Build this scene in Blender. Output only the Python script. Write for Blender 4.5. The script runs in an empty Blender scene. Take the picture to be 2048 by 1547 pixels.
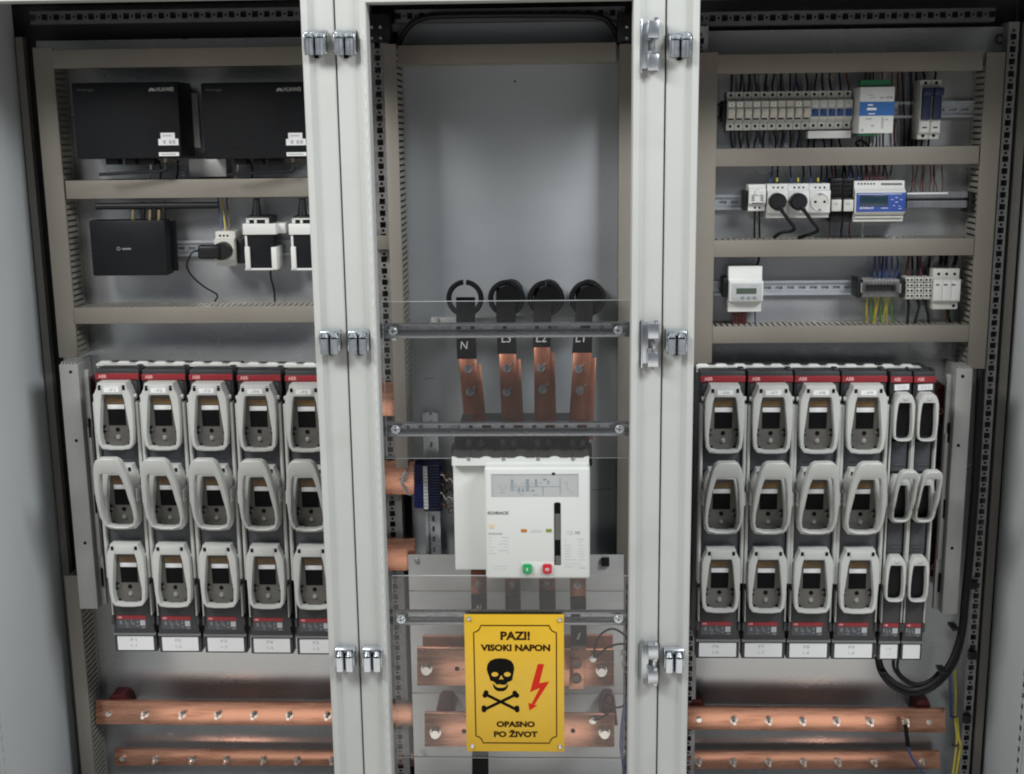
import bpy, bmesh, math, random
from mathutils import Vector, Matrix
random.seed(11)
SC = bpy.context.scene
COL = SC.collection
R = math.radians

# ------------------------------------------------------------------ camera
CF, CT, CR, CY = 2482.9, 0.20304, -0.012156, -0.036165
CP = Vector((0.09867, -2.31846, 0.47715))
_F = Vector((math.sin(CY) * math.cos(CT), math.cos(CY) * math.cos(CT), -math.sin(CT)))
_r = Vector((math.cos(CY), -math.sin(CY), 0))
_u = _r.cross(_F)
_R = _r * math.cos(CR) + _u * math.sin(CR)
_U = -_r * math.sin(CR) + _u * math.cos(CR)
cam = bpy.data.cameras.new('camera')
cam.sensor_width = 36
cam.lens = CF / 2048 * 36
cam.clip_start = .05
cam.clip_end = 50
camo = bpy.data.objects.new('camera', cam)
camo.matrix_world = Matrix(((_R.x, _U.x, -_F.x, CP.x), (_R.y, _U.y, -_F.y, CP.y), (_R.z, _U.z, -_F.z, CP.z), (0, 0, 0, 1)))
COL.objects.link(camo)
SC.camera = camo

# ------------------------------------------------------------------ room light
world = bpy.data.worlds.new('World')
SC.world = world
world.use_nodes = True
nt = world.node_tree
bg = nt.nodes['Background']
tc = nt.nodes.new('ShaderNodeTexCoord')
sx = nt.nodes.new('ShaderNodeSeparateXYZ')
mr = nt.nodes.new('ShaderNodeMapRange')
mr.inputs[1].default_value = -1
mr.inputs[2].default_value = 1
rp = nt.nodes.new('ShaderNodeValToRGB')
rp.color_ramp.elements[0].position = 0.0
rp.color_ramp.elements[0].color = (.30, .29, .27, 1)
rp.color_ramp.elements[1].position = 1.0
rp.color_ramp.elements[1].color = (.70, .74, .76, 1)
for pos_, c_ in ((.14, (.55, .53, .49)), (.25, (2.3, 2.2, 2.04)), (.335, (2.1, 2.03, 1.93)), (.39, (.66, .66, .66)), (.435, (.20, .21, .225)), (.50, (.12, .135, .16)), (.60, (.14, .16, .18)), (.72, (.34, .37, .39))):
    e = rp.color_ramp.elements.new(pos_)
    e.color = (*c_, 1)
nt.links.new(tc.outputs['Generated'], sx.inputs[0])
nt.links.new(sx.outputs['Z'], mr.inputs[0])
nt.links.new(mr.outputs[0], rp.inputs[0])
nt.links.new(rp.outputs[0], bg.inputs[0])
bg.inputs[1].default_value = 0.50


def lamp(name, loc, target, sx_, sy_, power, color):
    l = bpy.data.lights.new(name, 'AREA')
    l.shape = 'RECTANGLE'
    l.size, l.size_y = sx_, sy_
    l.energy = power
    l.color = color
    o = bpy.data.objects.new(name, l)
    COL.objects.link(o)
    o.location = loc
    o.rotation_euler = (Vector(target) - Vector(loc)).to_track_quat('-Z', 'Y').to_euler()


lamp('ceiling_lamp', (-1.75, -1.55, 1.9), (-.3, 0, -.2), 1.4, .6, 67, (1, .985, .95))
lamp('ceiling_lamp', (1.85, -1.55, 1.9), (.3, 0, -.2), 1.4, .6, 67, (.96, .985, 1))

SC.view_settings.view_transform = 'Standard'
SC.view_settings.look = 'None'
SC.view_settings.exposure = 0.0
SC.view_settings.gamma = 1.0
SC.render.engine = 'CYCLES'
SC.cycles.max_bounces = 8
SC.cycles.transparent_max_bounces = 16
SC.cycles.filter_width = 2.0
SC.cycles.caustics_reflective = False
SC.cycles.caustics_refractive = False
SC.cycles.use_denoising = True


# ------------------------------------------------------------------ pixel of the photo -> point of a real plane
def Wp(px, py, Y):
    d = _F + _R * ((px - 1024) / CF) - _U * ((py - 773.5) / CF)
    k = (Y - CP.y) / d.y
    return CP.x + k * d.x, CP.z + k * d.z


def rect(px0, py0, px1, py1, Y):
    mx, my = (px0 + px1) / 2, (py0 + py1) / 2
    return Wp(px0, my, Y)[0], Wp(px1, my, Y)[0], Wp(mx, py1, Y)[1], Wp(mx, py0, Y)[1]


def P3(px, py, Y):
    x, z = Wp(px, py, Y)
    return Vector((x, Y, z))


# ------------------------------------------------------------------ materials
MATS = {}


def mat(name, col, rough=.5, metal=0.0, var=.06, scale=40, stretch=(1, 1, 1), bump=0.0, bscale=None, coat=0.0, rvar=.06, spec=.5, col2=None, patch=None):
    m = bpy.data.materials.new(name)
    m.use_nodes = True
    n, l = m.node_tree.nodes, m.node_tree.links
    b = n['Principled BSDF']
    b.inputs['Metallic'].default_value = metal
    b.inputs['Specular IOR Level'].default_value = spec
    if coat:
        b.inputs['Coat Weight'].default_value = coat
        b.inputs['Coat Roughness'].default_value = .08
    t = n.new('ShaderNodeTexCoord')
    mp = n.new('ShaderNodeMapping')
    mp.inputs['Scale'].default_value = stretch
    nz = n.new('ShaderNodeTexNoise')
    nz.inputs['Scale'].default_value = scale
    nz.inputs['Detail'].default_value = 5
    l.new(t.outputs['Object'], mp.inputs[0])
    l.new(mp.outputs[0], nz.inputs[0])
    cr = n.new('ShaderNodeValToRGB')
    cr.color_ramp.elements[0].position = .28
    cr.color_ramp.elements[1].position = .72
    c2 = col2 or tuple(min(1, c * (1 + var)) for c in col)
    c1 = tuple(c * (1 - var) for c in col)
    cr.color_ramp.elements[0].color = (*c1, 1)
    cr.color_ramp.elements[1].color = (*c2, 1)
    l.new(nz.outputs[0], cr.inputs[0])
    out = cr.outputs[0]
    if patch:
        pc, psc, plo, phi = patch
        nz2 = n.new('ShaderNodeTexNoise')
        nz2.inputs['Scale'].default_value = psc
        nz2.inputs['Detail'].default_value = 6
        l.new(mp.outputs[0], nz2.inputs[0])
        c3 = n.new('ShaderNodeValToRGB')
        c3.color_ramp.elements[0].position = plo
        c3.color_ramp.elements[1].position = phi
        l.new(nz2.outputs[0], c3.inputs[0])
        mx = n.new('ShaderNodeMixRGB')
        l.new(c3.outputs[0], mx.inputs[0])
        l.new(out, mx.inputs[1])
        mx.inputs[2].default_value = (*pc, 1)
        out = mx.outputs[0]
    l.new(out, b.inputs['Base Color'])
    r = n.new('ShaderNodeMapRange')
    r.inputs[3].default_value = max(.02, rough - rvar)
    r.inputs[4].default_value = min(1, rough + rvar)
    l.new(nz.outputs[0], r.inputs[0])
    l.new(r.outputs[0], b.inputs['Roughness'])
    if bump:
        bn = n.new('ShaderNodeTexNoise')
        bn.inputs['Scale'].default_value = bscale or 600
        bn.inputs['Detail'].default_value = 2
        l.new(mp.outputs[0], bn.inputs[0])
        bp = n.new('ShaderNodeBump')
        bp.inputs['Strength'].default_value = bump
        bp.inputs['Distance'].default_value = .001
        l.new(bn.outputs[0], bp.inputs['Height'])
        l.new(bp.outputs[0], b.inputs['Normal'])
    MATS[name] = m
    return m


mat('paint_light', (.50, .515, .50), .42, var=.03, scale=6, bump=.10, bscale=900, patch=((.43, .44, .42), 7, .56, .86))
mat('paint_wall', (.56, .595, .61), .5, var=.03, scale=4, bump=.06, bscale=900)
mat('paint_inside', (.11, .11, .115), .55, var=.05, scale=8)
mat('duct_grey', (.225, .205, .175), .5, var=.04, scale=10, bump=.04, bscale=500)
mat('duct_finger', (.31, .30, .27), .5, var=.04, scale=10)
mat('zinc_plate', (.60, .61, .625), .26, .60, var=.03, scale=16, stretch=(.5, 1, 1.6), rvar=.06)
mat('zinc_blue', (.49, .52, .545), .42, .30, var=.03, scale=9, stretch=(.5, 1, 1.6), rvar=.05)
mat('zinc_pale', (.66, .665, .66), .38, .30, var=.04, scale=30, stretch=(.3, 1, 3), rvar=.08)
mat('zinc_frame', (.30, .30, .30), .42, .40, var=.16, scale=60, rvar=.1)
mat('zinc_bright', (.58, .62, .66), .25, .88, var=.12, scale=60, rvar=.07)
mat('zinc_rail', (.60, .64, .68), .26, .50, var=.08, scale=50, stretch=(.3, 1, 2), rvar=.08)
mat('steel_bolt', (.78, .76, .72), .22, 1.0, var=.10, scale=120)
mat('copper', (.86, .43, .29), .26, .82, var=.14, scale=60, stretch=(.22, 1, 2), rvar=.14, patch=((.30, .11, .06), 26, .54, .80))
mat('copper_dark', (.48, .19, .115), .36, .75, var=.16, scale=40, stretch=(1, 1, .3), rvar=.12, patch=((.20, .08, .05), 24, .5, .80))
mat('switch_dark', (.036, .037, .041), .42, var=.12, scale=30)
mat('switch_mid', (.062, .068, .078), .45, var=.1, scale=30)
mat('handle_white', (.50, .51, .49), .34, var=.05, scale=22)
mat('window_smoke', (.112, .107, .096), .40, var=.10, scale=18, spec=.35)
mat('window_dark', (.009, .009, .011), .25, var=.3, scale=25, spec=.12)
mat('fuse_tag', (.20, .12, .045), .5, var=.35, scale=70)
mat('fuse_body', (.030, .022, .018), .35, var=.3, scale=60)
mat('card_white', (.78, .79, .80), .5, var=.02, scale=20)
mat('ink_grey', (.42, .43, .45), .6, var=.05)
mat('ink_faint', (.58, .59, .60), .6, var=.05)
mat('ink_dark', (.05, .05, .055), .6, var=.05)
mat('red_band', (.27, .020, .028), .42, var=.06, scale=30)
mat('red_mount', (.10, .007, .009), .45, var=.15, scale=30)
mat('lettering_white', (.80, .78, .78), .5, var=.02)
mat('lettering_pink', (.80, .42, .42), .5, var=.02)
mat('black_plastic', (.010, .010, .012), .45, var=.15, scale=40, spec=.35)
mat('black_box', (.006, .007, .009), .5, var=.15, scale=25, spec=.25)
mat('black_cable', (.009, .009, .010), .5, var=.2, scale=60, spec=.35)
mat('black_sleeve', (.004, .004, .005), .6, var=.2, scale=25, spec=.25)
mat('white_plastic', (.68, .69, .67), .36, var=.02, scale=12)
mat('white_breaker', (.66, .68, .66), .38, var=.02, scale=6)
mat('module_white', (.60, .60, .56), .42, var=.04, scale=30)
mat('module_grey', (.50, .50, .47), .45, var=.05, scale=30)
mat('lever_beige', (.58, .55, .48), .42, var=.05, scale=30)
mat('panel_grey', (.44, .46, .46), .4, var=.03, scale=10)
mat('slot_black', (.006, .006, .007), .6, var=.1, spec=.08)
mat('blue_plastic', (.030, .075, .24), .4, var=.1, scale=40)
mat('blue_label', (.03, .14, .42), .4, var=.04, scale=30)
mat('blue_panel', (.035, .085, .36), .38, var=.05, scale=30)
mat('blue_wire', (.05, .085, .24), .45, var=.15, scale=60)
mat('navy_plastic', (.010, .018, .060), .4, var=.2, scale=40)
mat('terminal_blue', (.010, .022, .13), .4, var=.2, scale=60)
mat('green_terminal', (.03, .20, .09), .4, var=.15, scale=60)
mat('lcd', (.075, .10, .075), .25, var=.08, scale=30, coat=.4)
mat('lcd_blue', (.020, .045, .065), .22, var=.08, scale=30, coat=.4)
mat('green_button', (.01, .33, .10), .35, var=.05, coat=.3)
mat('red_button', (.52, .02, .035), .35, var=.05, coat=.3)
mat('orange_tab', (.50, .17, .02), .45, var=.08)
mat('olive_tab', (.20, .27, .02), .45, var=.08)
mat('beige_mark', (.66, .52, .36), .5, var=.1)
mat('sign_yellow', (.74, .455, .025), .36, var=.05, scale=9, coat=.2, rvar=.1)
mat('sign_brown', (.040, .014, .003), .5, var=.08, spec=.1)
mat('sign_black', (.006, .005, .004), .5, var=.08, spec=.1)
mat('sign_red', (.62, .022, .010), .45, var=.04, spec=.2)
mat('yellow_wire', (.55, .47, .06), .42, var=.15, scale=80)
mat('green_wire', (.12, .27, .05), .42, var=.15, scale=80)
mat('red_wire', (.15, .03, .04), .45, var=.15, scale=80)
mat('brown_wire', (.13, .06, .035), .45, var=.15, scale=80)
mat('white_wire', (.60, .59, .57), .45, var=.08, scale=80)
mat('violet_wire', (.14, .13, .24), .45, var=.15, scale=80)
mat('clear_edge', (.52, .56, .56), .2, var=.05)
mat('brass', (.62, .50, .30), .3, .9, var=.1)
mat('grey_strip', (.23, .24, .26), .42, var=.08, scale=40)
mat('diagram', (.24, .29, .33), .6, var=.05)
mat('handle_grey', (.11, .11, .105), .4, var=.1, scale=30)  # dark grey of the charging handle
mat('brandgrey', (.11, .12, .13), .6, var=.05)
mat('inkdim', (.10, .105, .11), .6, var=.05)
mat('post_dull', (.17, .16, .145), .5, var=.08, scale=20)
mat('highlight_clear', (.26, .26, .24), .16, var=.05, spec=.8)
mat('rail_dark', (.12, .12, .13), .45, .3, var=.1)
mat('ink_mid', (.20, .20, .21), .6, var=.05)
mat('lip_highlight', (.16, .165, .17), .14, var=.05, spec=.9)
mat('side_grey', (.30, .30, .288), .45, var=.05, scale=16)


def clear_mat(name, tint, rough, gloss):
    m = bpy.data.materials.new(name)
    m.use_nodes = True
    n, l = m.node_tree.nodes, m.node_tree.links
    for q in list(n):
        if q.type == 'BSDF_PRINCIPLED':
            n.remove(q)
    o = [q for q in n if q.type == 'OUTPUT_MATERIAL'][0]
    t = n.new('ShaderNodeBsdfTransparent')
    t.inputs[0].default_value = (*tint, 1)
    g = n.new('ShaderNodeBsdfGlossy')
    tcn = n.new('ShaderNodeTexCoord')
    nz = n.new('ShaderNodeTexNoise')
    nz.inputs['Scale'].default_value = 9
    nz.inputs['Detail'].default_value = 6
    rr = n.new('ShaderNodeMapRange')
    rr.inputs[3].default_value = rough * .4
    rr.inputs[4].default_value = rough * 2.2
    l.new(tcn.outputs['Object'], nz.inputs[0])
    l.new(nz.outputs[0], rr.inputs[0])
    l.new(rr.outputs[0], g.inputs['Roughness'])
    f = n.new('ShaderNodeFresnel')
    f.inputs[0].default_value = 1.49
    k = n.new('ShaderNodeMath')
    k.operation = 'MULTIPLY'
    k.inputs[1].default_value = gloss
    mx = n.new('ShaderNodeMixShader')
    l.new(f.outputs[0], k.inputs[0])
    l.new(k.outputs[0], mx.inputs[0])
    l.new(t.outputs[0], mx.inputs[1])
    l.new(g.outputs[0], mx.inputs[2])
    df = n.new('ShaderNodeBsdfDiffuse')
    df.inputs[0].default_value = (.55, .56, .58, 1)
    nd = n.new('ShaderNodeTexNoise')
    nd.inputs['Scale'].default_value = 5
    nd.inputs['Detail'].default_value = 8
    nd.inputs['Distortion'].default_value = .6
    l.new(tcn.outputs['Object'], nd.inputs[0])
    md = n.new('ShaderNodeMapRange')
    md.inputs[1].default_value = .40
    md.inputs[2].default_value = .75
    md.inputs[3].default_value = .004
    md.inputs[4].default_value = .024
    l.new(nd.outputs[0], md.inputs[0])
    m2 = n.new('ShaderNodeMixShader')
    l.new(md.outputs[0], m2.inputs[0])
    l.new(mx.outputs[0], m2.inputs[1])
    l.new(df.outputs[0], m2.inputs[2])
    l.new(m2.outputs[0], o.inputs['Surface'])
    MATS[name] = m


clear_mat('clear_sheet', (.92, .92, .92), .05, .95)
clear_mat('clear_lid', (.80, .80, .82), .08, 1.5)


# ------------------------------------------------------------------ mesh helpers
class G:
    def __init__(s):
        s.bm = bmesh.new()

    def _faces(s, vs, fs):
        v = [s.bm.verts.new(c) for c in vs]
        out = []
        for f in fs:
            try:
                out.append(s.bm.faces.new([v[i] for i in f]))
            except ValueError:
                pass
        return v, out

    def _bev(s, vs, b, seg):
        es = {e for v in vs for e in v.link_edges}
        bmesh.ops.bevel(s.bm, geom=list(es), offset=b, segments=seg, profile=.5, affect='EDGES')

    def box(s, x0, x1, y0, y1, z0, z1, b=0, seg=2):
        if x0 > x1: x0, x1 = x1, x0
        if y0 > y1: y0, y1 = y1, y0
        if z0 > z1: z0, z1 = z1, z0
        vs, _ = s._faces([(x, y, z) for x in (x0, x1) for y in (y0, y1) for z in (z0, z1)],
                         [(0, 1, 3, 2), (4, 6, 7, 5), (0, 4, 5, 1), (2, 3, 7, 6), (0, 2, 6, 4), (1, 5, 7, 3)])
        if b:
            b = min(b, .45 * min(x1 - x0, y1 - y0, z1 - z0))
            s._bev(vs, b, seg)
        return s

    def pbox(s, px0, py0, px1, py1, y0, y1, b=0, seg=2):
        x0, x1, z0, z1 = rect(px0, py0, px1, py1, y0)
        return s.box(x0, x1, y0, y1, z0, z1, b, seg)

    def prism(s, pts, y0, y1, b=0, seg=2):
        n = len(pts)
        f0 = y0 if callable(y0) else (lambda x, z: y0)
        f1 = y1 if callable(y1) else (lambda x, z: y1)
        vs, fs = s._faces([(x, f0(x, z), z) for x, z in pts] + [(x, f1(x, z), z) for x, z in pts],
                          [tuple(range(n)), tuple(range(2 * n - 1, n - 1, -1))] + [(i, i + n, (i + 1) % n + n, (i + 1) % n) for i in range(n)])
        if b:
            s._bev(vs, b, seg)
        return s

    def prismx(s, pts, x0, x1, b=0, seg=2):
        n = len(pts)
        vs, fs = s._faces([(x0, y, z) for y, z in pts] + [(x1, y, z) for y, z in pts],
                          [tuple(range(n)), tuple(range(2 * n - 1, n - 1, -1))] + [(i, i + n, (i + 1) % n + n, (i + 1) % n) for i in range(n)])
        if b:
            s._bev(vs, b, seg)
        return s

    def ring(s, outer, inner, y0, y1, b=0, seg=2):
        n = len(outer)
        f0 = y0 if callable(y0) else (lambda x, z: y0)
        f1 = y1 if callable(y1) else (lambda x, z: y1)
        V = [(x, f0(x, z), z) for x, z in outer] + [(x, f0(x, z), z) for x, z in inner] + [(x, f1(x, z), z) for x, z in outer] + [(x, f1(x, z), z) for x, z in inner]
        fs = []
        for i in range(n):
            j = (i + 1) % n
            fs += [(i, j, n + j, n + i), (2 * n + i, 3 * n + i, 3 * n + j, 2 * n + j), (i, 2 * n + i, 2 * n + j, j), (n + i, n + j, 3 * n + j, 3 * n + i)]
        vs, _ = s._faces(V, fs)
        if b:
            es = set()
            for k in (0, n):
                for i in range(n):
                    a, c = vs[k + i], vs[k + (i + 1) % n]
                    e = s.bm.edges.get((a, c))
                    if e: es.add(e)
            bmesh.ops.bevel(s.bm, geom=list(es), offset=b, segments=seg, profile=.5, affect='EDGES')
        return s

    def cyl(s, p, q, r, r2=None, n=14):
        p, q = Vector(p), Vector(q)
        r2 = r if r2 is None else r2
        d = (q - p).normalized()
        a = d.orthogonal().normalized()
        c = d.cross(a)
        V = []
        for o, rr in ((p, r), (q, r2)):
            for i in range(n):
                t = 2 * math.pi * (i + .5) / n
                V.append(o + (a * math.cos(t) + c * math.sin(t)) * rr)
        s._faces(V, [tuple(range(n)), tuple(range(2 * n - 1, n - 1, -1))] + [(i, (i + 1) % n, (i + 1) % n + n, i + n) for i in range(n)])
        return s

    def tube(s, pts, r, n=8, res=6, caps=True):
        pts = [Vector(p) for p in pts]
        if len(pts) > 2:
            q = []
            ext = [pts[0] * 2 - pts[1]] + pts + [pts[-1] * 2 - pts[-2]]
            for i in range(1, len(ext) - 2):
                for k in range(res):
                    t = k / res
                    a, b, c, d = ext[i - 1], ext[i], ext[i + 1], ext[i + 2]
                    q.append(.5 * ((2 * b) + (c - a) * t + (2 * a - 5 * b + 4 * c - d) * t * t + (3 * b - a - 3 * c + d) * t ** 3))
            q.append(pts[-1])
            pts = q
        V = []
        ref = None
        for i, p in enumerate(pts):
            d = (pts[min(i + 1, len(pts) - 1)] - pts[max(i - 1, 0)])
            d = d.normalized() if d.length > 1e-9 else Vector((0, 0, 1))
            if ref is None:
                ref = d.orthogonal()
            ref = (ref - d * ref.dot(d)).normalized()
            c = d.cross(ref)
            for k in range(n):
                t = 2 * math.pi * k / n
                V.append(p + (ref * math.cos(t) + c * math.sin(t)) * r)
        fs = []
        m = len(pts)
        for i in range(m - 1):
            for k in range(n):
                fs.append((i * n + k, i * n + (k + 1) % n, (i + 1) * n + (k + 1) % n, (i + 1) * n + k))
        if caps:
            fs += [tuple(range(n)), tuple(range(m * n - 1, (m - 1) * n - 1, -1))]
        s._faces(V, fs)
        return s

    def perf(s, a0, a1, l0, l1, lay, big=.0125, small=.006, pitch=.025, ac=None, th=.0015):
        """sheet strip with a row of alternating square holes; lay(a0,a1,l0,l1) adds one solid piece"""
        ac = (a0 + a1) / 2 if ac is None else ac
        h = big / 2
        lay(a0, ac - h, l0, l1)
        lay(ac + h, a1, l0, l1)
        p = l0
        k = 0
        while p < l1 - 1e-6:
            hs = big if k % 2 == 0 else small
            c = p + pitch / 4
            e = min(p + pitch / 2, l1)
            if c + hs / 2 < l1:
                lay(ac - h, ac + h, p, c - hs / 2)
                lay(ac - h, ac + h, c + hs / 2, e)
                if hs < big:
                    lay(ac - h, ac - hs / 2, c - hs / 2, c + hs / 2)
                    lay(ac + hs / 2, ac + h, c - hs / 2, c + hs / 2)
            else:
                lay(ac - h, ac + h, p, e)
            p += pitch / 2
            k += 1
        return s

    def build(s, name, m, parent=None, smooth=35, origin=None):
        bm = s.bm
        bmesh.ops.recalc_face_normals(bm, faces=bm.faces[:])
        if parent is not None:
            off = LOC[parent.name]
        elif origin is not None:
            off = Vector(origin)
        else:
            cs = [v.co for v in bm.verts]
            off = Vector(((min(c.x for c in cs) + max(c.x for c in cs)) / 2, (min(c.y for c in cs) + max(c.y for c in cs)) / 2, min(c.z for c in cs)))
        for v in bm.verts:
            v.co -= off
        me = bpy.data.meshes.new(name)
        bm.to_mesh(me)
        bm.free()
        if smooth:
            for p in me.polygons:
                p.use_smooth = True
            me.set_sharp_from_angle(angle=R(smooth))
        me.materials.append(MATS[m])
        return place(name, me, parent, off)


LOC = {}


def place(name, me, parent, off):
    o = bpy.data.objects.new(name, me)
    COL.objects.link(o)
    if parent is not None:
        o.parent = parent
    else:
        o.location = off
    LOC[o.name] = Vector(off)
    return o


def tag(o, label, cat, group=None, kind=None):
    o['label'] = label
    o['category'] = cat
    if group: o['group'] = group
    if kind: o['kind'] = kind
    return o


def thing(name, label, cat, loc, group=None):
    o = bpy.data.objects.new(name, None)
    o.empty_display_size = .02
    COL.objects.link(o)
    o.location = loc
    LOC[o.name] = Vector(loc)
    return tag(o, label, cat, group)


def pthing(name, label, cat, px, py, Y, group=None):
    return thing(name, label, cat, P3(px, py, Y), group)


def dup(o, loc, label=None, parent=None):
    c = o.copy()
    COL.objects.link(c)
    if parent is not None:
        c.parent = parent
    else:
        c.location = loc
        if label: c['label'] = label
    LOC[c.name] = Vector(loc)
    for ch in list(o.children):
        dup(ch, loc, None, c)
    return c


_TX = {}


def text(body, cx, cz, w, h, y, m, parent, name='lettering', bold=0.0, shear=0.0, th=.0004):
    key = (body, bold, shear)
    if key not in _TX:
        cu = bpy.data.curves.new('lettering_curve', 'FONT')
        cu.body = body
        cu.align_x = 'CENTER'
        cu.offset = bold
        cu.shear = shear
        cu.resolution_u = 3
        cu.fill_mode = 'FRONT'
        ob = bpy.data.objects.new('lettering_curve', cu)
        me = bpy.data.meshes.new_from_object(ob)
        vs = [v.co.copy() for v in me.vertices]
        fs = [tuple(p.vertices) for p in me.polygons]
        bpy.data.objects.remove(ob)
        bpy.data.curves.remove(cu)
        bpy.data.meshes.remove(me)
        _TX[key] = (vs, fs)
    vs, fs = _TX[key]
    x0, x1 = min(v.x for v in vs), max(v.x for v in vs)
    y0, y1 = min(v.y for v in vs), max(v.y for v in vs)
    g = G()
    g._faces([(cx + ((v.x - x0) / (x1 - x0) - .5) * w, y, cz + ((v.y - y0) / (y1 - y0) - .5) * h) for v in vs], fs)
    bmesh.ops.remove_doubles(g.bm, verts=g.bm.verts[:], dist=1e-6)
    r = bmesh.ops.extrude_face_region(g.bm, geom=g.bm.faces[:])
    for v in [q for q in r['geom'] if isinstance(q, bmesh.types.BMVert)]:
        v.co.y += th
    return g.build(name, m, parent, smooth=0)


def ptext(body, px0, py0, px1, py1, y, m, parent, **k):
    x0, x1, z0, z1 = rect(px0, py0, px1, py1, y)
    return text(body, (x0 + x1) / 2, (z0 + z1) / 2, x1 - x0, z1 - z0, y, m, parent, **k)


def wire(name, label, cat, pts, r, m, group=None, res=5, n=7):
    g = G()
    g.tube([P3(*p) for p in pts], r, n=n, res=res)
    return tag(g.build(name, m), label, cat, group)


ORD = ['first', 'second', 'third', 'fourth', 'fifth', 'sixth', 'seventh', 'eighth', 'ninth', 'tenth', 'eleventh', 'twelfth', 'thirteenth', 'fourteenth', 'fifteenth', 'sixteenth']
YP = .42          # mounting plates
YD = .34          # faces of the wire ducts
YF = .2422        # body fronts of the fuse switches
ZT = Wp(1000, 2, 0)[1]
ZB = -1.22

# ================================================================== the three cabinets
def front_frame(root, x0, x1):
    prof = [(0.0, .040), (0.0, .012), (.002, .010), (.036, .010), (.044, .0015), (.046, 0), (.0565, 0), (.058, .002), (.058, .040)]
    zt, zb = ZT + .058 + (.012 if x0 < -1 else 0), ZB
    g = G()
    V = []
    for a, b in prof:
        V += [(x0 + a, b, zb + a), (x1 - a, b, zb + a), (x1 - a, b, zt - a), (x0 + a, b, zt - a)]
    fs = []
    n = len(prof)
    for i in range(n):
        j = (i + 1) % n
        for k in range(4):
            fs.append((i * 4 + k, i * 4 + (k + 1) % 4, j * 4 + (k + 1) % 4, j * 4 + k))
    g._faces(V, fs)
    return g.build('front_frame', 'paint_light', root, smooth=25)


def vpost(root, px, py, Y, w, hole=True, z0=ZB + .02, z1=ZT - .02, name='perforated_post', depth=.045, m='zinc_frame'):
    xc = Wp(px, py, Y)[0]
    g = G()
    if hole:
        g.perf(xc - w / 2, xc + w / 2, z0, z1, lambda a, b, c, d: g.box(a, b, Y, Y + .0015, c, d))
    else:
        g.box(xc - w / 2, xc + w / 2, Y, Y + .0015, z0, z1)
    g.box(xc - w / 2, xc - w / 2 + .0015, Y + .0015, Y + depth, z0, z1)
    g.box(xc + w / 2 - .0015, xc + w / 2, Y + .0015, Y + depth, z0, z1)
    g.box(xc - w / 2 + .0015, xc + w / 2 - .0015, Y + depth - .002, Y + depth, z0, z1)
    return g.build(name, m, root)


def toprail(root, x0, x1, Y, z0, z1, ac):
    g = G()
    g.perf(z0, z1, x0, x1, lambda a, b, c, d: g.box(c, d, Y, Y + .0015, a, b), ac=ac, big=.0125, small=.005)
    g.box(x0, x1, Y + .0015, Y + .04, z0, z0 + .0015)
    g.box(x0, x1, Y + .0015, Y + .04, z1 - .0015, z1)
    g.box(x0, x1, Y + .036, Y + .04, z0 + .0015, z1 - .0015)
    return g.build('top_rail', 'rail_dark', root)


def latch(root, px, py):
    x, z = Wp(px, py, -.006)
    g = G()
    w = .0195
    # folded bracket with two rollers and a dark cam slot
    g.prismx([(-.004, z + .020), (.002, z + .025), (.010, z + .025), (.010, z - .018), (.006, z - .018), (.000, z + .010)], x - w, x + w, .0015)
    for sgn in (-1, 1):
        c = x + sgn * .0098
        g.cyl((c, -.012, z - .020), (c, -.012, z + .009), .0084, n=18)
        g.cyl((c, -.012, z + .009), (c, -.008, z + .018), .0084, .0045, n=18)
    g.box(x - w, x - w + .002, -.013, .010, z - .015, z + .016, .0006)
    g.box(x + w - .002, x + w, -.013, .010, z - .015, z + .016, .0006)
    o = g.build('latch', 'zinc_bright', root)
    h = G()
    h.cyl((x, .003, z - .025), (x, .003, z + .012), .0045, n=12)
    h.build('cam', 'slot_black', o)


def hinge(root, px, py0, py1, mirrored=False):
    x, z1 = Wp(px, py0, -.004)
    z0 = Wp(px, py1, -.004)[1]
    g = G()
    g.box(x - .016, x - .004, .000, .010, z0 + .004, z1 - .004, .001)
    g.box(x - .018, x - .015, -.002, .010, z0 - .004, z1 + .004, .001)
    for a, b in ((z1 - .030, z1), (z0, z0 + .028)):
        g.box(x - .006, x + .014, -.016, .010, a, b, .0015)
        g.cyl((x + .009, -.010, a - .004), (x + .009, -.010, b + .005), .004, n=10)
    g.box(x + .004, x + .009, -.006, .004, z0 + .028, z1 - .030, .001)
    o = g.build('hinge', 'zinc_bright', root)
    h = G()
    for t in (.36, .66):
        zz = z0 + (z1 - z0) * t
        h.cyl((x - .001, -.004, zz), (x - .001, .006, zz), .0045, n=12)
    h.build('screw_head', 'zinc_frame', o)


def cabinet(name, label, x0, x1):
    root = thing(name, label, 'cabinet', ((x0 + x1) / 2, .2, ZB), 'cabinets standing side by side')
    front_frame(root, x0, x1)
    g = G()
    g.box(x0, x1, .041, .52, ZT + .055, ZT + .060)
    g.build('roof_panel', 'paint_inside', root)
    g = G()
    g.box(x0, x1, .52, .524, ZB, ZT + .060)
    g.build('back_panel', 'paint_inside', root)
    g = G()
    g.box(x0, x1, .041, .52, ZB, ZB + .004)
    g.build('base_panel', 'paint_inside', root)
    return root


CL = cabinet('switchgear_cabinet', 'left open cabinet bay with two black boxes above five white handled fuse switches', -1.1155, -.3015)
CC = cabinet('switchgear_cabinet', 'narrow middle cabinet bay holding the white circuit breaker and yellow warning sign', -.2985, .2985)
CRB = cabinet('switchgear_cabinet', 'right open cabinet bay with rows of rail mounted modules above six fuse switches', .3015, 1.102)
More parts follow.
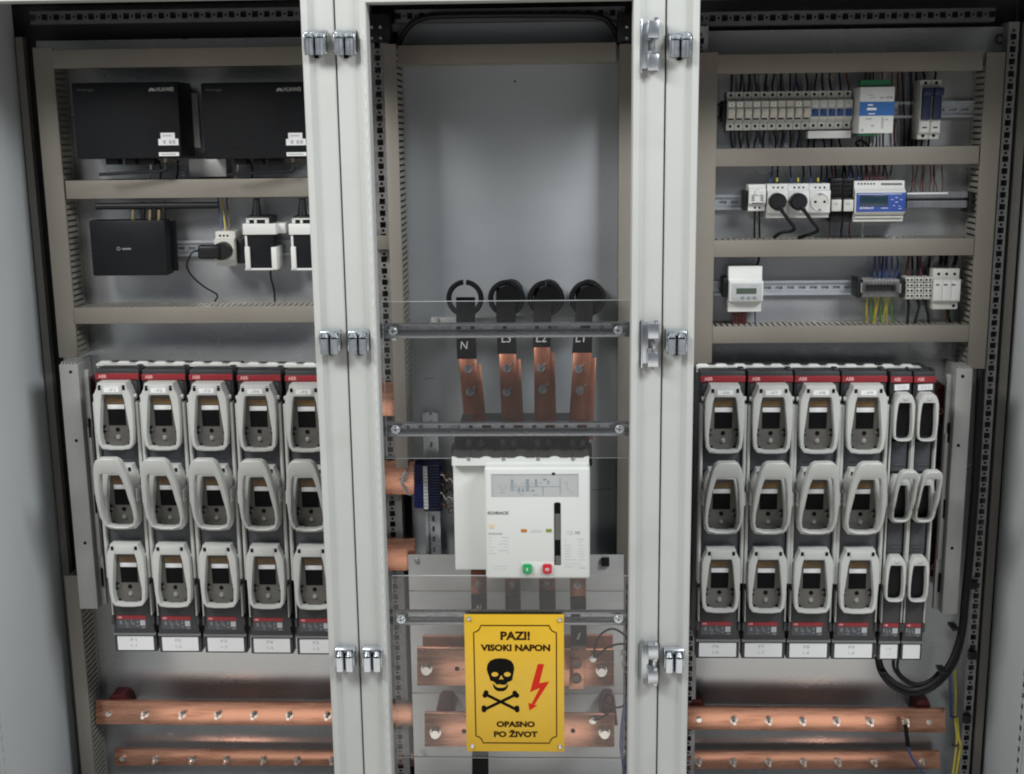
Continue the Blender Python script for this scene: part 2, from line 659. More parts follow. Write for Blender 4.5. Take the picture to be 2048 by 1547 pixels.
# outer side walls, with the perforated front posts
for root, xw, ya, yb in ((CL, -1.060, .012, .042), (CRB, 1.0985, .176, .206)):
    sg = 1 if xw < 0 else -1
    g = G()
    g.box(xw, xw - sg * .003, .041, .405, ZB + .01, ZT + .054)
    g.build('side_panel', 'paint_wall', root)
    g = G()
    g.perf(ya, yb, ZB + .02, ZT + .02, lambda a, b, c, d: g.box(xw + sg * .001, xw + sg * .003, a, b, c, d), ac=(ya + yb) / 2, big=.0125)
    g.build('perforated_post', 'paint_wall', root)
    g = G()
    g.box(xw + sg * .0004, xw + sg * .0008, ya + .004, yb - .004, ZB + .03, ZT + .01)
    g.build('hole_shade_strip', 'slot_black', root)  # black strip behind the holes puts their shade into the colour
# outer skins closing the corners behind the side walls
for root, xo in ((CL, -1.1180), (CRB, 1.1042)):
    g = G()
    g.box(xo - .001, xo + .001, .041, .53, ZB, ZT + .064)
    g.build('outer_panel', 'paint_inside', root)
# inner partitions between bays (frame posts, unpainted)
for root, s in ((CL, -.309), (CC, -.291), (CC, .291), (CRB, .309)):
    g = G()
    g.box(s - .001, s + .001, .41, .518, ZB + .01, ZT + .05)
    g.build('rear_divider', 'paint_inside', root)
# mounting plates
zt_plate = Wp(1700, 58, YP)[1]
for root, x0, x1, m in ((CL, -1.02, -.33, 'zinc_plate'), (CC, -.235, .250, 'zinc_blue'), (CRB, .345, Wp(1973, 800, YP)[0], 'zinc_plate')):
    g = G()
    g.box(x0, x1, YP, YP + .003, ZB + .02, zt_plate if root is not CC else Wp(1000, 40, YP)[1], .001)
    g.build('mounting_plate', m, root)
# posts and rails
vpost(CC, 768, 510, .375, .044)
vpost(CC, 1262, 510, .375, .040)
vpost(CRB, 1386, 960, .375, .030)
vpost(CRB, 1979, 790, .385, .022)
vpost(CRB, 2004, 800, .385, .018, hole=False, name='corner_post', m='post_dull', depth=.02)
vpost(CL, 80, 560, .395, .016, hole=False, name='corner_post', m='post_dull', depth=.02)
for root, pa, pb, py in ((CL, 60, 640, 32), (CC, 790, 1250, 30), (CRB, 1395, 1990, 34)):
    a, _ = Wp(pa, py, .385)
    b, _ = Wp(pb, py, .385)
    zz = Wp((pa + pb) / 2, py, .385)[1]
    toprail(root, a, b, .385, zz - .0135, zz + .0135, zz + .001)
# corner brackets of the frame
for root, px, py in ((CC, 752, 55), (CC, 1262, 55)):
    x, z = Wp(px, py, .35)
    g = G()
    g.box(x - .028, x + .028, .352, .40, z - .03, z + .028, .002)
    o = g.build('corner_bracket', 'black_plastic', root)
    h = G()
    for dx in (-.009, .009):
        for dz in (-.010, .012):
            h.cyl((x + dx, .346, z + dz - .012), (x + dx, .352, z + dz - .012), .003, n=8)
    h.build('screw_head', 'zinc_rail', o)
# latch rollers and hinges on the front frames
for root, px, py in ((CL, 630, 88), (CL, 660, 686), (CL, 690, 1318), (CC, 690, 88), (CC, 717, 686), (CC, 745, 1318), (CRB, 1360, 92), (CRB, 1353, 686), (CRB, 1348, 1320)):
    latch(root, px, py)
for a, b in ((42, 142), (645, 733), (1285, 1362)):
    hinge(CC, 1302, a, b)
# slotted lip marks of the middle bay's left frame edge
g = G()
xl = -.2985 + .0525
z = ZT - .05
while z > -.85:
    g.box(xl - .0018, xl + .0018, -.0006, .001, z - .007, z + .007)
    z -= .026
g.build('lip_slots', 'ink_faint', CC)
# screws on the mounting plates
for root, px, py in ((CC, 792, 56), (CC, 1253, 58), (CRB, 1393, 80)):
    x, z = Wp(px, py, YP)
    g = G()
    g.cyl((x, YP - .006, z), (x, YP, z), .009, n=14)
    g.build('plate_screw', 'zinc_frame', root)
for px, py in ((1030, 163),):
    x, z = Wp(px, py, YP)
    g = G()
    g.cyl((x, YP - .0004, z), (x, YP + .001, z), .0022, n=10)
    g.build('drill_hole', 'slot_black', CC)
for pts in (((848, 760), (856, 757), (868, 758)), ((1184, 979), (1205, 977), (1222, 976))):
    g = G()
    g.tube([P3(a, b, YP - .0002) for a, b in pts], .0006, n=5)
    g.build('pen_mark', 'ink_dark', CC)
x, z = Wp(1998, 79, YP)
g = G()
g.tube([(x + .007 * math.cos(t), YP - .004, z + .009 * math.sin(t)) for t in [R(40 + 28 * k) for k in range(11)]], .0016)
g.build('plate_hook', 'black_plastic', CRB)


# ================================================================== wire ducts
def duct(label, px0, py0, px1, py1, vertical, sides='ab', Yf=YD, Yb=YP, fp=.0125, w=None):
    x0, x1, z0, z1 = rect(px0, py0, px1, py1, Yf)
    root = thing('wire_duct', label, 'wire duct', ((x0 + x1) / 2, Yb, z0), 'slotted wire ducts around the mounting plates')
    g = G()
    g.box(x0, x1, Yf, Yf + .007, z0, z1, .0012)
    g.build('duct_cover', 'duct_grey', root)
    g = G()
    t = .0016
    g.box(x0 + .002, x1 - .002, Yb - .002, Yb - .0003, z0, z1)
    yb, yf = Yb - .002, Yf + .007
    solid = yb - .012
    if vertical:
        n = int((z1 - z0) / fp)
        for s in sides:
            xa, xb = (x0 + .0015, x0 + .0015 + t) if s == 'a' else (x1 - .0015 - t, x1 - .0015)
            g.box(xa, xb, solid, yb, z0, z1)
            for k in range(n):
                g.box(xa, xb, yf, solid, z0 + k * fp, z0 + k * fp + fp * .62)
    else:
        n = int((x1 - x0) / fp)
        for s in sides:
            za, zb = (z0 + .0015, z0 + .0015 + t) if s == 'a' else (z1 - .0015 - t, z1 - .0015)
            g.box(x0, x1, solid, yb, za, zb)
            for k in range(n):
                g.box(x0 + k * fp, x0 + k * fp + fp * .62, yf, solid, za, zb)
    g.build('duct_body', 'duct_finger', root, smooth=0)
    return root


duct('vertical grey slotted duct at the left edge of the left bay, beside black boxes', 91, 95, 130, 716, True)
duct('lower grey slotted duct in left bottom corner, beside the copper bar ends', 150, 1150, 177, 1640, True, Yf=.335)
duct('dark horizontal duct along the top of the left bay above the black boxes', 105, 96, 645, 134, False)
duct('horizontal duct in left bay directly below the two big black boxes', 131, 359, 650, 396, False)
duct('horizontal duct in left bay below the white bracketed power adapters', 146, 614, 660, 647, False)
duct('vertical slotted duct left of the bare plate in the middle bay', 779, 88, 804, 935, True, Yf=.29)
duct('horizontal duct across the top of the middle bay, above the bare plate', 795, 88, 1232, 127, False)
duct('vertical duct right of the bare plate in the middle bay', 1236, 88, 1264, 1160, True)
duct('short duct stub beside the middle bay left post, below its square holes', 744, 472, 782, 500, False)
duct('vertical duct on left side of right bay, beside the white frame', 1393, 105, 1430, 735, True)
duct('vertical slotted duct on right side of right bay, ending above black cables', 1954, 105, 1991, 738, True)
duct('dark top horizontal duct of right bay, above the miniature breakers', 1434, 106, 1966, 145, False)
duct('horizontal duct in right bay between the miniature breakers and the sockets', 1431, 295, 1958, 331, False)
duct('horizontal duct in right bay below the sockets, above the white meter', 1428, 479, 1948, 513, False)
duct('lowest horizontal duct of right bay, right below the white meter', 1425, 652, 1938, 686, False)
duct('tiny duct stub between white frame and right bay left duct', 1380, 478, 1391, 512, False)


# ================================================================== DIN rails
def din_h(label, px0, px1, py0, py1, Y=.405):
    x0, x1, z0, z1 = rect(px0, py0, px1, py1, Y)
    g = G()
    g.box(x0, x1, Y, Y + .0012, z1 - .005, z1)
    g.box(x0, x1, Y, Y + .0012, z0, z0 + .005)
    g.box(x0, x1, Y + .0012, Y + .0075, z1 - .0062, z1 - .005)
    g.box(x0, x1, Y + .0012, Y + .0075, z0 + .005, z0 + .0062)
    zc = (z0 + z1) / 2
    a, b = z0 + .0062, z1 - .0062
    g.box(x0, x1, Y + .0065, Y + .0075, a, zc - .0031)
    g.box(x0, x1, Y + .0065, Y + .0075, zc + .0031, b)
    p = x0
    while p < x1:
        g.box(p, min(p + .010, x1), Y + .0065, Y + .0075, zc - .0031, zc + .0031)
        p += .025
    g.box(x0, x1, Y + .012, Y + .014, zc - .006, zc + .006)
    return tag(g.build('din_rail', 'zinc_rail'), label, 'mounting rail', 'metal mounting rails')


din_h('shiny mounting rail behind the plug socket in the left bay', 300, 655, 481, 512)
din_h('mounting rail behind the miniature breakers in the right bay', 1440, 1952, 205, 238)
din_h('mounting rail behind the white sockets and blue controller', 1430, 1945, 388, 418)
din_h('mounting rail with slots running right of the white meter', 1428, 1935, 561, 590)
x0, x1, z0, z1 = rect(849, 825, 879, 1115, .40)
g = G()
g.box(x0, x0 + .006, .40, .4012, z0, z1)
g.box(x1 - .006, x1, .40, .4012, z0, z1)
g.box(x0 + .006, x0 + .0072, .4012, .4075, z0, z1)
g.box(x1 - .0072, x1 - .006, .4012, .4075, z0, z1)
p = z0
while p < z1:
    g.box(x0 + .0072, x1 - .0072, .4065, .4075, p, min(p + .012, z1))
    xm = (x0 + x1) / 2
    g.box(x0 + .0072, xm - .003, .4065, .4075, p + .012, min(p + .025, z1 + .001))
    g.box(xm + .003, x1 - .0072, .4065, .4075, p + .012, min(p + .025, z1 + .001))
    p += .025
tag(g.build('din_rail', 'zinc_rail'), 'vertical mounting rail carrying the blue terminal block left of the white breaker', 'mounting rail', 'metal mounting rails')


# ================================================================== bolts and copper bars
def bolt(parent, px, py, Y, k=1.0, plain=False, name='bolt'):
    x, z = Wp(px, py, Y)
    g = G()
    if plain:
        g.cyl((x, Y - .002 * k, z), (x, Y, z), .0085 * k, n=18)
        g.cyl((x, Y - .007 * k, z), (x, Y - .002 * k, z), .0072 * k, n=6)
    else:
        g.cyl((x, Y - .0016 * k, z), (x, Y, z), .0088 * k, n=18)
        g.cyl((x, Y - .0085 * k, z), (x, Y - .0016 * k, z), .0070 * k, n=6)
        g.cyl((x, Y - .020 * k, z), (x, Y - .0085 * k, z), .0040 * k, n=10)
    return g.build(name, 'steel_bolt', parent)


def bar_h(label, pa, pb, Y, th, ya0, ya1, yb0, yb1, m='copper', name='copper_busbar', group='copper busbars', bolts=(), plain=()):
    """bar from pixel column pa to pb; top/bottom rows given at both ends"""
    A1, A0 = P3(pa, ya0, Y), P3(pa, ya1, Y)
    B1, B0 = P3(pb, yb0, Y), P3(pb, yb1, Y)
    root = thing(name, label, 'busbar', ((A0.x + B0.x) / 2, Y + th, min(A0.z, B0.z)), group)
    g = G()
    g.prism([(A0.x, A0.z), (B0.x, B0.z), (B1.x, B1.z), (A1.x, A1.z)], Y, Y + th, .0008)
    g.build('bar', m, root)
    for px in bolts:
        t = (px - pa) / (pb - pa)
        py = (ya0 + ya1) / 2 * (1 - t) + (yb0 + yb1) / 2 * t
        bolt(root, px, py + 2, Y)
    for px in plain:
        t = (px - pa) / (pb - pa)
        py = (ya0 + ya1) / 2 * (1 - t) + (yb0 + yb1) / 2 * t
        bolt(root, px, py + 2, Y, .8, True)
    return root


YB, YB2 = .362, .396
bar_h('upper bolted copper bar at the bottom of left bay, running into middle bay', 191, 831, YB, .010, 1400, 1447, 1406, 1451, bolts=(290, 365, 436, 508, 579, 655), plain=(217,))
bar_h('lowest copper bar at bottom of left bay, running into middle bay', 229, 834, YB2, .010, 1497, 1530, 1504, 1531, bolts=(312, 385, 453, 527, 595, 665), plain=(245,))
bar_h('upper bolted copper bar at bottom of right bay, with one blue wire', 1340, 1891, YB, .010, 1412, 1457, 1417, 1464, bolts=(1467, 1537, 1605, 1673, 1740, 1811), plain=(1398, 1858))
bar_h('lowest copper bar at bottom of right bay, cut by the photo edge', 1340, 1880, YB2, .010, 1502, 1537, 1502, 1537, bolts=(1397, 1466, 1537, 1607, 1676, 1748, 1845))


def mount(label, px0, py0, px1, py1, Y, Yb, name='busbar_support', mark=False):
    x0, x1, z0, z1 = rect(px0, py0, px1, py1, Y)
    root = thing(name, label, 'insulator', ((x0 + x1) / 2, Yb, z0), 'red busbar insulators')
    g = G()
    w = x1 - x0
    g.prism([(x0, z0), (x1, z0), (x1 - w * .08, z1 - (z1 - z0) * .35), (x1 - w * .25, z1), (x0 + w * .25, z1), (x0 + w * .08, z1 - (z1 - z0) * .35)], Y, Yb, .002)
    g.build('insulator_body', 'red_mount', root)
    if mark:
        x, z = x0 + w * .5, z0 + (z1 - z0) * .3
        g = G()
        g.ring([(x + .007 * math.cos(t), z + .007 * math.sin(t)) for t in [R(30 * k) for k in range(12)]], [(x + .0045 * math.cos(t), z + .0045 * math.sin(t)) for t in [R(30 * k) for k in range(12)]], Y - .001, Y + .001)
        g.box(x + .009, x + .018, Y - .001, Y + .001, z - .011, z - .009)
        g.build('printed_mark', 'lettering_pink', root)
    return root


mount('red insulator behind the left end of the left bay upper copper bar', 212, 1389, 260, 1415, YB + .012, YP)
mount('red insulator behind left end of right bay upper copper bar', 1376, 1397, 1412, 1430, YB + .012, YP)
mount('red insulator behind right end of right bay upper copper bar', 1828, 1397, 1864, 1430, YB + .012, YP)

# phase bars hidden behind the fuse switches; their ends show
for lab, pa, pb, ya0, ya1, yb0, yb1 in (
        ('top phase bar of left bay, its copper end showing above the middle bay stubs', 175, 798, 770, 822, 766, 831),
        ('middle phase bar of left bay, copper end left of the blue terminal block', 190, 830, 925, 980, 921, 988),
        ('bottom phase bar of left bay, copper end beside the grey base plate', 205, 830, 1075, 1135, 1077, 1140)):
    bar_h(lab, pa, pb, .352, .010, ya0, ya1, yb0, yb1)
for lab, pa, pb, ya0, ya1 in (
        ('top phase bar of right bay, copper end beside upper red insulator', 1400, 1888, 774, 826),
        ('middle phase bar of right bay, copper end beside the slim fuse switch', 1400, 1880, 932, 997),
        ('bottom phase bar of right bay, copper end beside lower red insulator', 1400, 1873, 1086, 1146)):
    bar_h(lab, pa, pb, .352, .010, ya0, ya1, ya0, ya1)
mount('red busbar support left of the first left fuse switch, upper one', 160, 760, 200, 826, .325, .40, mark=True)
mount('red busbar support left of the first left fuse switch, lower one', 188, 1094, 224, 1150, .325, .40, mark=True)
mount('red busbar support right of the slim fuse switches, upper one', 1862, 772, 1900, 842, .325, .40, mark=True)
mount('red busbar support right of the slim fuse switches, lower one', 1852, 1086, 1886, 1152, .325, .40, mark=True)


# ================================================================== fuse switches
XREF = 1583


def lz(py, yl):
    return Wp(XREF, py, YF + yl)[1] - Wp(XREF, 752, YF)[1]


def lx(d, py):
    return d * (.00105 + (py - 750) / 550 * .00005)


def sym(lst, yl, dz=0.0):
    right = [(lx(d, py), lz(py, yl(py) if callable(yl) else yl) + dz) for d, py in lst]
    return right + [(-x, z) for x, z in reversed(right)]


PITCH = lz(813, -.02) - lz(976, -.02)


def round_poly(c, r, n=12):
    return [(c[0] + r * math.cos(2 * math.pi * k / n), c[1] + r * math.sin(2 * math.pi * k / n)) for k in range(n)]


def make_switch(slim, loc, label, group, body_w):
    t = thing('fuse_switch', label, 'fuse switch', loc, group)
    L = Vector(loc)
    w = body_w

    def gg():
        return G()

    def fin(g, name, m, parent, smooth=35):
        for v in g.bm.verts:
            v.co += L
        return g.build(name, m, parent, smooth)

    zt, zb = lz(743, .0), lz(1290, 0)
    g = gg()
    g.box(-w, w, 0, .105, zb, zt, .003)
    g.box(-w + .004, w - .004, -.004, .0, lz(815, 0), lz(766, 0), .0015)
    # stepped black terminal slots on the top face
    g.box(-w * .5, w * .2, .010, .03, zt, zt + .0014, .0005)
    g.box(w * .75, w * .98, .006, .036, zt, zt + .004, .001)
    body = fin(g, 'body', 'switch_dark', t)
    g = gg()
    g.box(-w, w, -.0045, .001, lz(764.2, 0), lz(752, 0), .001)
    band = fin(g, 'red_band', 'red_band', t)
    k = 1 if not slim else .8
    text('ABB', L.x - w + .012 * k + .004, L.z + lz(758, -.004), .017 * k, .0075, L.y - .005, 'lettering_pink', band, bold=.02)
    # side rails of the carrier slide
    r0, r1 = (39.6, 46.2) if not slim else (19.6, 23.0)
    for s in (-1, 1):
        g = gg()
        a, b = sorted((s * lx(r0, 800), s * lx(r1, 800)))
        g.box(a, b, -.026, .0, lz(1165, -.02), lz(807, -.02), .0026, 3)
        fin(g, 'side_rail', 'handle_white', t)
    r0, r1 = (38, 40.6) if not slim else (18.5, 20.3)
    for s in (-1, 1):
        g = gg()
        a, b = sorted((s * lx(r0, 1200), s * lx(r1, 1200)))
        g.box(a, b, -.022, .0, lz(1242, -.02), lz(1180, -.02), .001)
        fin(g, 'guide_leg', 'handle_white', t)
    # contact covers between carriers
    cw = lx(37, 900) if not slim else lx(15, 900)
    for py0, py1 in ((880, 940), (1040, 1104)):
        g = gg()
        g.box(-cw, cw, -.014, .001, lz(py1, -.014), lz(py0, -.014), .002)
        g.box(-cw * .7, cw * .7, -.017, -.013, lz(py1 - 12, -.014), lz(py1 - 16, -.014), .0006)
        fin(g, 'contact_cover', 'switch_mid', t)
    if not slim:
        OUT = [(28.5, 772), (30.5, 780), (35.5, 790), (38.2, 800), (38.8, 836), (37.2, 874), (35, 895), (28, 904.5), (12, 906.8)]
        INN = [(19, 792.5), (21, 795), (23.6, 806), (26.2, 828), (28.4, 850), (29.6, 868), (29.2, 886), (26, 897.5), (11, 901.8)]
        LO = [(15, 925.5), (22.5, 929.5), (27.5, 939), (31, 954), (35, 982), (37.4, 1008), (37.2, 1042), (31, 1062), (12, 1067.8)]
        LI = [(14, 955.4), (18.6, 957), (22, 966), (25.4, 984), (28.4, 1006), (30.4, 1026), (30.4, 1046), (25.5, 1060), (11, 1063.6)]
    else:
        OUT = [(10.5, 787), (14, 791), (17.6, 799), (19.6, 808), (19.8, 840), (18.8, 865), (16.6, 876), (12, 879.5), (5, 880.5)]
        INN = [(10.5, 803.5), (12, 805), (13.2, 812), (14.4, 825), (15.4, 845), (15.4, 862), (14.6, 871), (11, 876), (4, 877.5)]
        LO = [(10, 941), (14.5, 944), (17.5, 951), (19.3, 968), (19.8, 995), (19.2, 1020), (17, 1036), (12, 1041), (5, 1042.5)]
        LI = [(9.5, 956), (12, 957.5), (14, 964), (15.6, 980), (16.3, 1000), (16.2, 1018), (15, 1032), (10.5, 1037.5), (4, 1038.6)]
    for row in range(3):
        dz = -row * PITCH
        yf = -.040
        g = gg()
        g.ring(sym(OUT, yf, dz), sym(INN, yf, dz), yf, -.006, .0016, 2)
        if not slim:
            # top tab with side cut-outs
            a = lx(20, 780)
            g.box(-a, a, -.0415, -.028, lz(793, yf) + dz, lz(776, yf) + dz, .0015)
            # pivot knobs on the flanks
            for s in (-1, 1):
                g.cyl((s * lx(38, 800), -.020, lz(800, yf) + dz), (s * lx(43.5, 800), -.020, lz(800, yf) + dz), .005, n=12)
        else:
            g.box(-lx(4, 780), lx(4, 780), -.042, -.030, lz(798, yf) + dz, lz(791, yf) + dz, .001)
        car = fin(g, 'fuse_carrier', 'handle_white', t)
        # smoky window
        g = gg()
        yw = -.020
        INW = [(d + 1.5, py + (0 if py > 850 else -1)) for d, py in INN]
        fold = lz(884 if not slim else 868, yw) + dz
        bot = lz(900 if not slim else 876, yw) + dz
        fy = lambda x, z: yw if z > fold else yw - .0035 * (fold - z) / (fold - bot)
        pts = sym(INW, yw, dz)
        # split at the fold
        R_ = [p for p in pts[:len(INW)]]
        up = [p for p in R_ if p[1] >= fold] + [(lx(29.6 if not slim else 15.4, 880), fold)]
        dn = [(lx(29.6 if not slim else 15.4, 880), fold)] + [p for p in R_ if p[1] < fold]
        for half in (up, dn):
            poly = half + [(-x, z) for x, z in reversed(half)]
            g.prism(poly, fy, -.006)
        if not slim:
            for s in (-1, 1):
                g.box(s * lx(23, 870) - .004, s * lx(23, 870) + .004, yw - .003, yw, lz(867, yw) + dz, lz(859, yw) + dz, .0008)
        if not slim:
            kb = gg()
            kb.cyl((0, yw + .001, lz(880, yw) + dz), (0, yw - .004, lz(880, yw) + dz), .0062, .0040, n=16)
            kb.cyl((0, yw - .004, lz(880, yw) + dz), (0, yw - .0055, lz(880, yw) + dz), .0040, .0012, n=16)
            fin(kb, 'window_highlight', 'highlight_clear', car)  # pale glossy bump stands in for the highlight on the window
        win = fin(g, 'window', 'window_smoke' if not slim else 'window_dark', car)
        if not slim:
            g = gg()
            a = lx(17.3, 840)
            g.box(-a, a, yw - .0012, yw, lz(855.5, yw) + dz, lz(823, yw) + dz)
            fin(g, 'viewing_slot', 'slot_black', car)
            g = gg()
            g.box(-a, a, yw - .002, yw, lz(822.5, yw) + dz, lz(813.5, yw) + dz, .0005)
            fin(g, 'marker_strip', 'card_white', car)
            g = gg()
            a2 = lx(18.5, 800)
            g.box(-a2, a2, yw - .001, yw, lz(811, yw) + dz, lz(800, yw) + dz)
            fin(g, 'fuse_tag', 'fuse_tag', car)
            g = gg()
            g.cyl((0, yw - .0015, lz(864.5, yw) + dz), (0, yw, lz(864.5, yw) + dz), .0045, n=14)
            for s in (-1, 1):
                for dd, pp in ((25.5, 858), (26.5, 868), (22, 892)):
                    g.box(s * lx(dd, 860) - .002, s * lx(dd, 860) + .002, yw - .0045, yw, lz(pp + 2, yw) + dz, lz(pp - 2, yw) + dz)
            for s in (-1, 1):
                g.box(s * lx(24.4, 780) - .0030, s * lx(24.4, 780) + .0030, yf - .0006, yf + .004, lz(784.5, yf) + dz, lz(776.5, yf) + dz)  # dark blocks paint the shade in the tab's side cut-outs
            fin(g, 'screw_hole_notch_shade', 'slot_black', car)
        if row == 1:
            ytop, ybot = -.104, -.050
            top_py, bot_py = LO[0][1], LO[-1][1]
            yy = lambda py: ytop + (ybot - ytop) * (py - top_py) / (bot_py - top_py)
            zt_, zb_ = lz(top_py, ytop), lz(bot_py, ybot)
            fy0 = lambda x, z: ytop + (ybot - ytop) * max(0, min(1, (zt_ - z) / (zt_ - zb_)))
            fy1 = lambda x, z: fy0(x, z) + .022
            g = gg()
            g.ring(sym(LO, yy), sym(LI, yy), fy0, fy1, .0024, 3)
            # side arms back to the carrier
            s0 = lx(38.5 if not slim else 17.5, 1000)
            for s in (-1, 1):
                a, b = sorted((s * s0, s * (s0 + .0035)))
                zz = lz(1000, -.06)
                g.box(a, b, -.06, -.012, zz - .012, zz + .016, .001)
                g.cyl((s * s0, -.045, lz(1006, -.05)), (s * (s0 + .005), -.045, lz(1006, -.05)), .004, n=10)
                g.cyl((s * s0, -.045, lz(996, -.05)), (s * (s0 + .005), -.045, lz(996, -.05)), .003, n=10)
            fin(g, 'lever_handle', 'handle_white', car)
        if row == 0 and not slim:
            g = gg()
            g.box(-lx(15, 780), lx(15, 780), -.0425, -.041, lz(788.5, yf), lz(779, yf))
            fin(g, 'name_tag', 'card_white', car)
    if slim:
        g = gg()
        g.prism([(-.0145, lz(778.5, -.006)), (.0155, lz(777, -.006)), (.0155, lz(767.5, -.006)), (-.0145, lz(769, -.006))], -.0065, -.004)
        fin(g, 'name_tag', 'card_white', t)
    # terminal cover
    g = gg()
    a, b = (lx(38.5, 1230), lx(41, 1290)) if not slim else (lx(17.5, 1230), lx(20, 1290))
    z1, z0 = lz(1210 if not slim else 1190, -.014), lz(1279, -.014)
    g.prism([(-b, z0), (b, z0), (a, z1), (-a, z1)], -.016, .002, .0015)
    for s in (-1, 1):
        c = s * (lx(40.5, 1250) if not slim else lx(19.5, 1250))
        g.box(c - .003, c + .003, -.020, .0, lz(1261, -.02), lz(1244, -.02), .001)
    tcv = fin(g, 'terminal_cover', 'switch_dark', t)
    xl, xr = (-lx(33.5, 1250), lx(26, 1250)) if not slim else (-lx(15.5, 1250), lx(15.5, 1250))
    g = gg()
    g.box(xl, xr, -.0175, -.0155, lz(1250.5, -.017), lz(1243, -.017))
    fin(g, 'red_stripe', 'red_band', tcv)
    g = gg()
    g.box(xl, xr, -.0170, -.0155, lz(1269, -.017), lz(1251, -.017))
    fin(g, 'rating_plate', 'switch_mid', tcv)
    text('ABB', L.x + xl + .007, L.z + lz(1246.7, -.0178), .0095 * (1 if not slim else .75), .0042, L.y - .0180, 'lettering_pink', tcv, name='stripe_lettering', bold=.02)
    g = gg()
    zr = lambda p: lz(p, -.0172)
    rnd = random.Random(3)
    marks = [(-.028, 1257, .005, 7), (-.017, 1257, .002, 9), (-.013, 1260, .003, 5), (-.004, 1256, .002, 9), (0, 1260, .003, 5), (.009, 1256, .003, 5), (.009, 1264, .004, 3), (-.014, 1266, .005, 2), (.022, 1267, .008, 3)]
    if slim:
        marks = [(m_[0] * .5, m_[1], m_[2] * .7, m_[3]) for m_ in marks]
    for x, p, hw, hh in marks:
        g.box(x - hw * .5, x + hw * .5, -.0176, -.0168, zr(p + hh * .5), zr(p - hh * .5))
    fin(g, 'rating_print', 'ink_mid', tcv, 0)
    g = gg()
    cx = .0205 if not slim else .010
    g.box(cx - .0055, cx + .0055, -.0178, -.0168, zr(1263), zr(1252.5))
    fin(g, 'rating_square', 'ink_grey', tcv, 0)
    # label holder and card
    g = gg()
    a = lx(42.5, 1300) if not slim else lx(20.5, 1300)
    g.box(-a, a, -.012, .02, lz(1316, -.012), lz(1279, -.012), .0015)
    lh = fin(g, 'label_holder', 'switch_dark', t)
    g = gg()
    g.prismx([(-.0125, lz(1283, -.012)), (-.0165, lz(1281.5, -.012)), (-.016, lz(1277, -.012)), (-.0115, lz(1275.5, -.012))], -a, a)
    fin(g, 'holder_lip_highlight', 'lip_highlight', lh)  # highlight on the dark ledge put into a paler grey strip
    g = gg()
    a = lx(36.5, 1300) if not slim else lx(16.5, 1300)
    g.box(-a, a, -.0135, -.0115, lz(1313, -.0135), lz(1285, -.0135))
    fin(g, 'label_card', 'card_white', lh)
    return t


def switch_text(t, slim, num, card):
    """the writing on one switch: tag number and the two faint lines of the card"""
    L = LOC[t.name]
    holder = [c for c in t.children if c.name.startswith('label_holder')][0]
    if not slim:
        car = [c for c in t.children if c.name.startswith('fuse_carrier')]
        car = [c for c in car if any(q.name.startswith('name_tag') for q in c.children)][0]
        text(num, L.x + .001, L.z + lz(784, -.042), .016, .0055, L.y - .0430, 'ink_grey', car, name='tag_lettering', bold=.01, th=.0003)
        if card:
            text(card[0], L.x - .004, L.z + lz(1292, -.0135), .013, .007, L.y - .0139, 'ink_grey', holder, name='card_lettering', th=.0003)
            text(card[1], L.x - .004, L.z + lz(1304, -.0135), .013, .007, L.y - .0139, 'ink_grey', holder, name='card_lettering', th=.0003)
    else:
        text(num, L.x, L.z + lz(773, -.006), .016, .005, L.y - .0069, 'ink_faint', t, name='tag_lettering', th=.0003)
        if card:
            text(card[0], L.x, L.z + lz(1294, -.0135), .010, .006, L.y - .0139, 'ink_faint', holder, name='card_lettering', th=.0003)
            text(card[1], L.x, L.z + lz(1305, -.0135), .008, .005, L.y - .0139, 'ink_faint', holder, name='card_lettering', th=.0003)


def place_switches(xs, ys, labels, nums, cards, slim, group, proto=None):
    out = []
    made = []
    for i, (px, py) in enumerate(zip(xs, ys)):
        x, z = Wp(px, py, YF)
        # top and bottom centre measured; use the middle of the device
        if proto is None:
            proto = make_switch(slim, (x, YF, z), labels[i], group, .0467 if not slim else .0225)
            o = proto
        else:
            o = dup(proto, (x, YF, z), labels[i])
            o['group'] = group
        made.append(o)
    return made, proto


LG = 'large white handled fuse switches'
labsL = ['%s large fuse switch from the left in the left bay, tag F%d' % (w, i + 1) for i, w in enumerate(['leftmost', 'second', 'third', 'fourth'])] + ['fuse switch of the left bay partly hidden by the white frame, three white handles']
labsR = ['fuse switch at left end of right bay, tag F6, three white handles'] + ['%s large fuse switch from the left in the right bay, tag F%d' % (w, i + 7) for i, w in enumerate(['second', 'third'])] + ['fourth large fuse switch in right bay, right beside the slim ones, tag F9']
# device columns: the column at the middle height (row 1025 of the photo) gives x, row 752 gives z
xsL = [Wp(p, 1020, YF)[0] for p in (255.3, 346, 438.5, 532.3, 626)]
xsR = [Wp(p, 1025, YF)[0] for p in (1439.7, 1532.8, 1624.2, 1716)]
zL = [Wp(p, y + 3, YF)[1] for p, y in ((231, 744), (327, 745), (422, 745.5), (518, 747), (612, 748))]
zR = [Wp(p, 752, YF)[1] for p in (1442, 1537, 1630, 1724)]
proto = None
SWL, SWR = [], []
for i in range(5):
    loc = (xsL[i], YF, zL[i])
    if proto is None:
        proto = make_switch(False, loc, labsL[0], LG, .0467)
        SWL.append(proto)
    else:
        SWL.append(dup(proto, loc, labsL[i]))
for i in range(4):
    SWR.append(dup(proto, (xsR[i], YF, zR[i]), labsR[i]))
SG = 'slim fuse switches with dark windows'
xsS = [Wp(p, 1025, YF)[0] for p in (1788.5, 1834.5)]
s1 = make_switch(True, (xsS[0], YF, Wp(1795, 753, YF)[1]), 'left one of the two slim fuse switches with dark windows', SG, .0225)
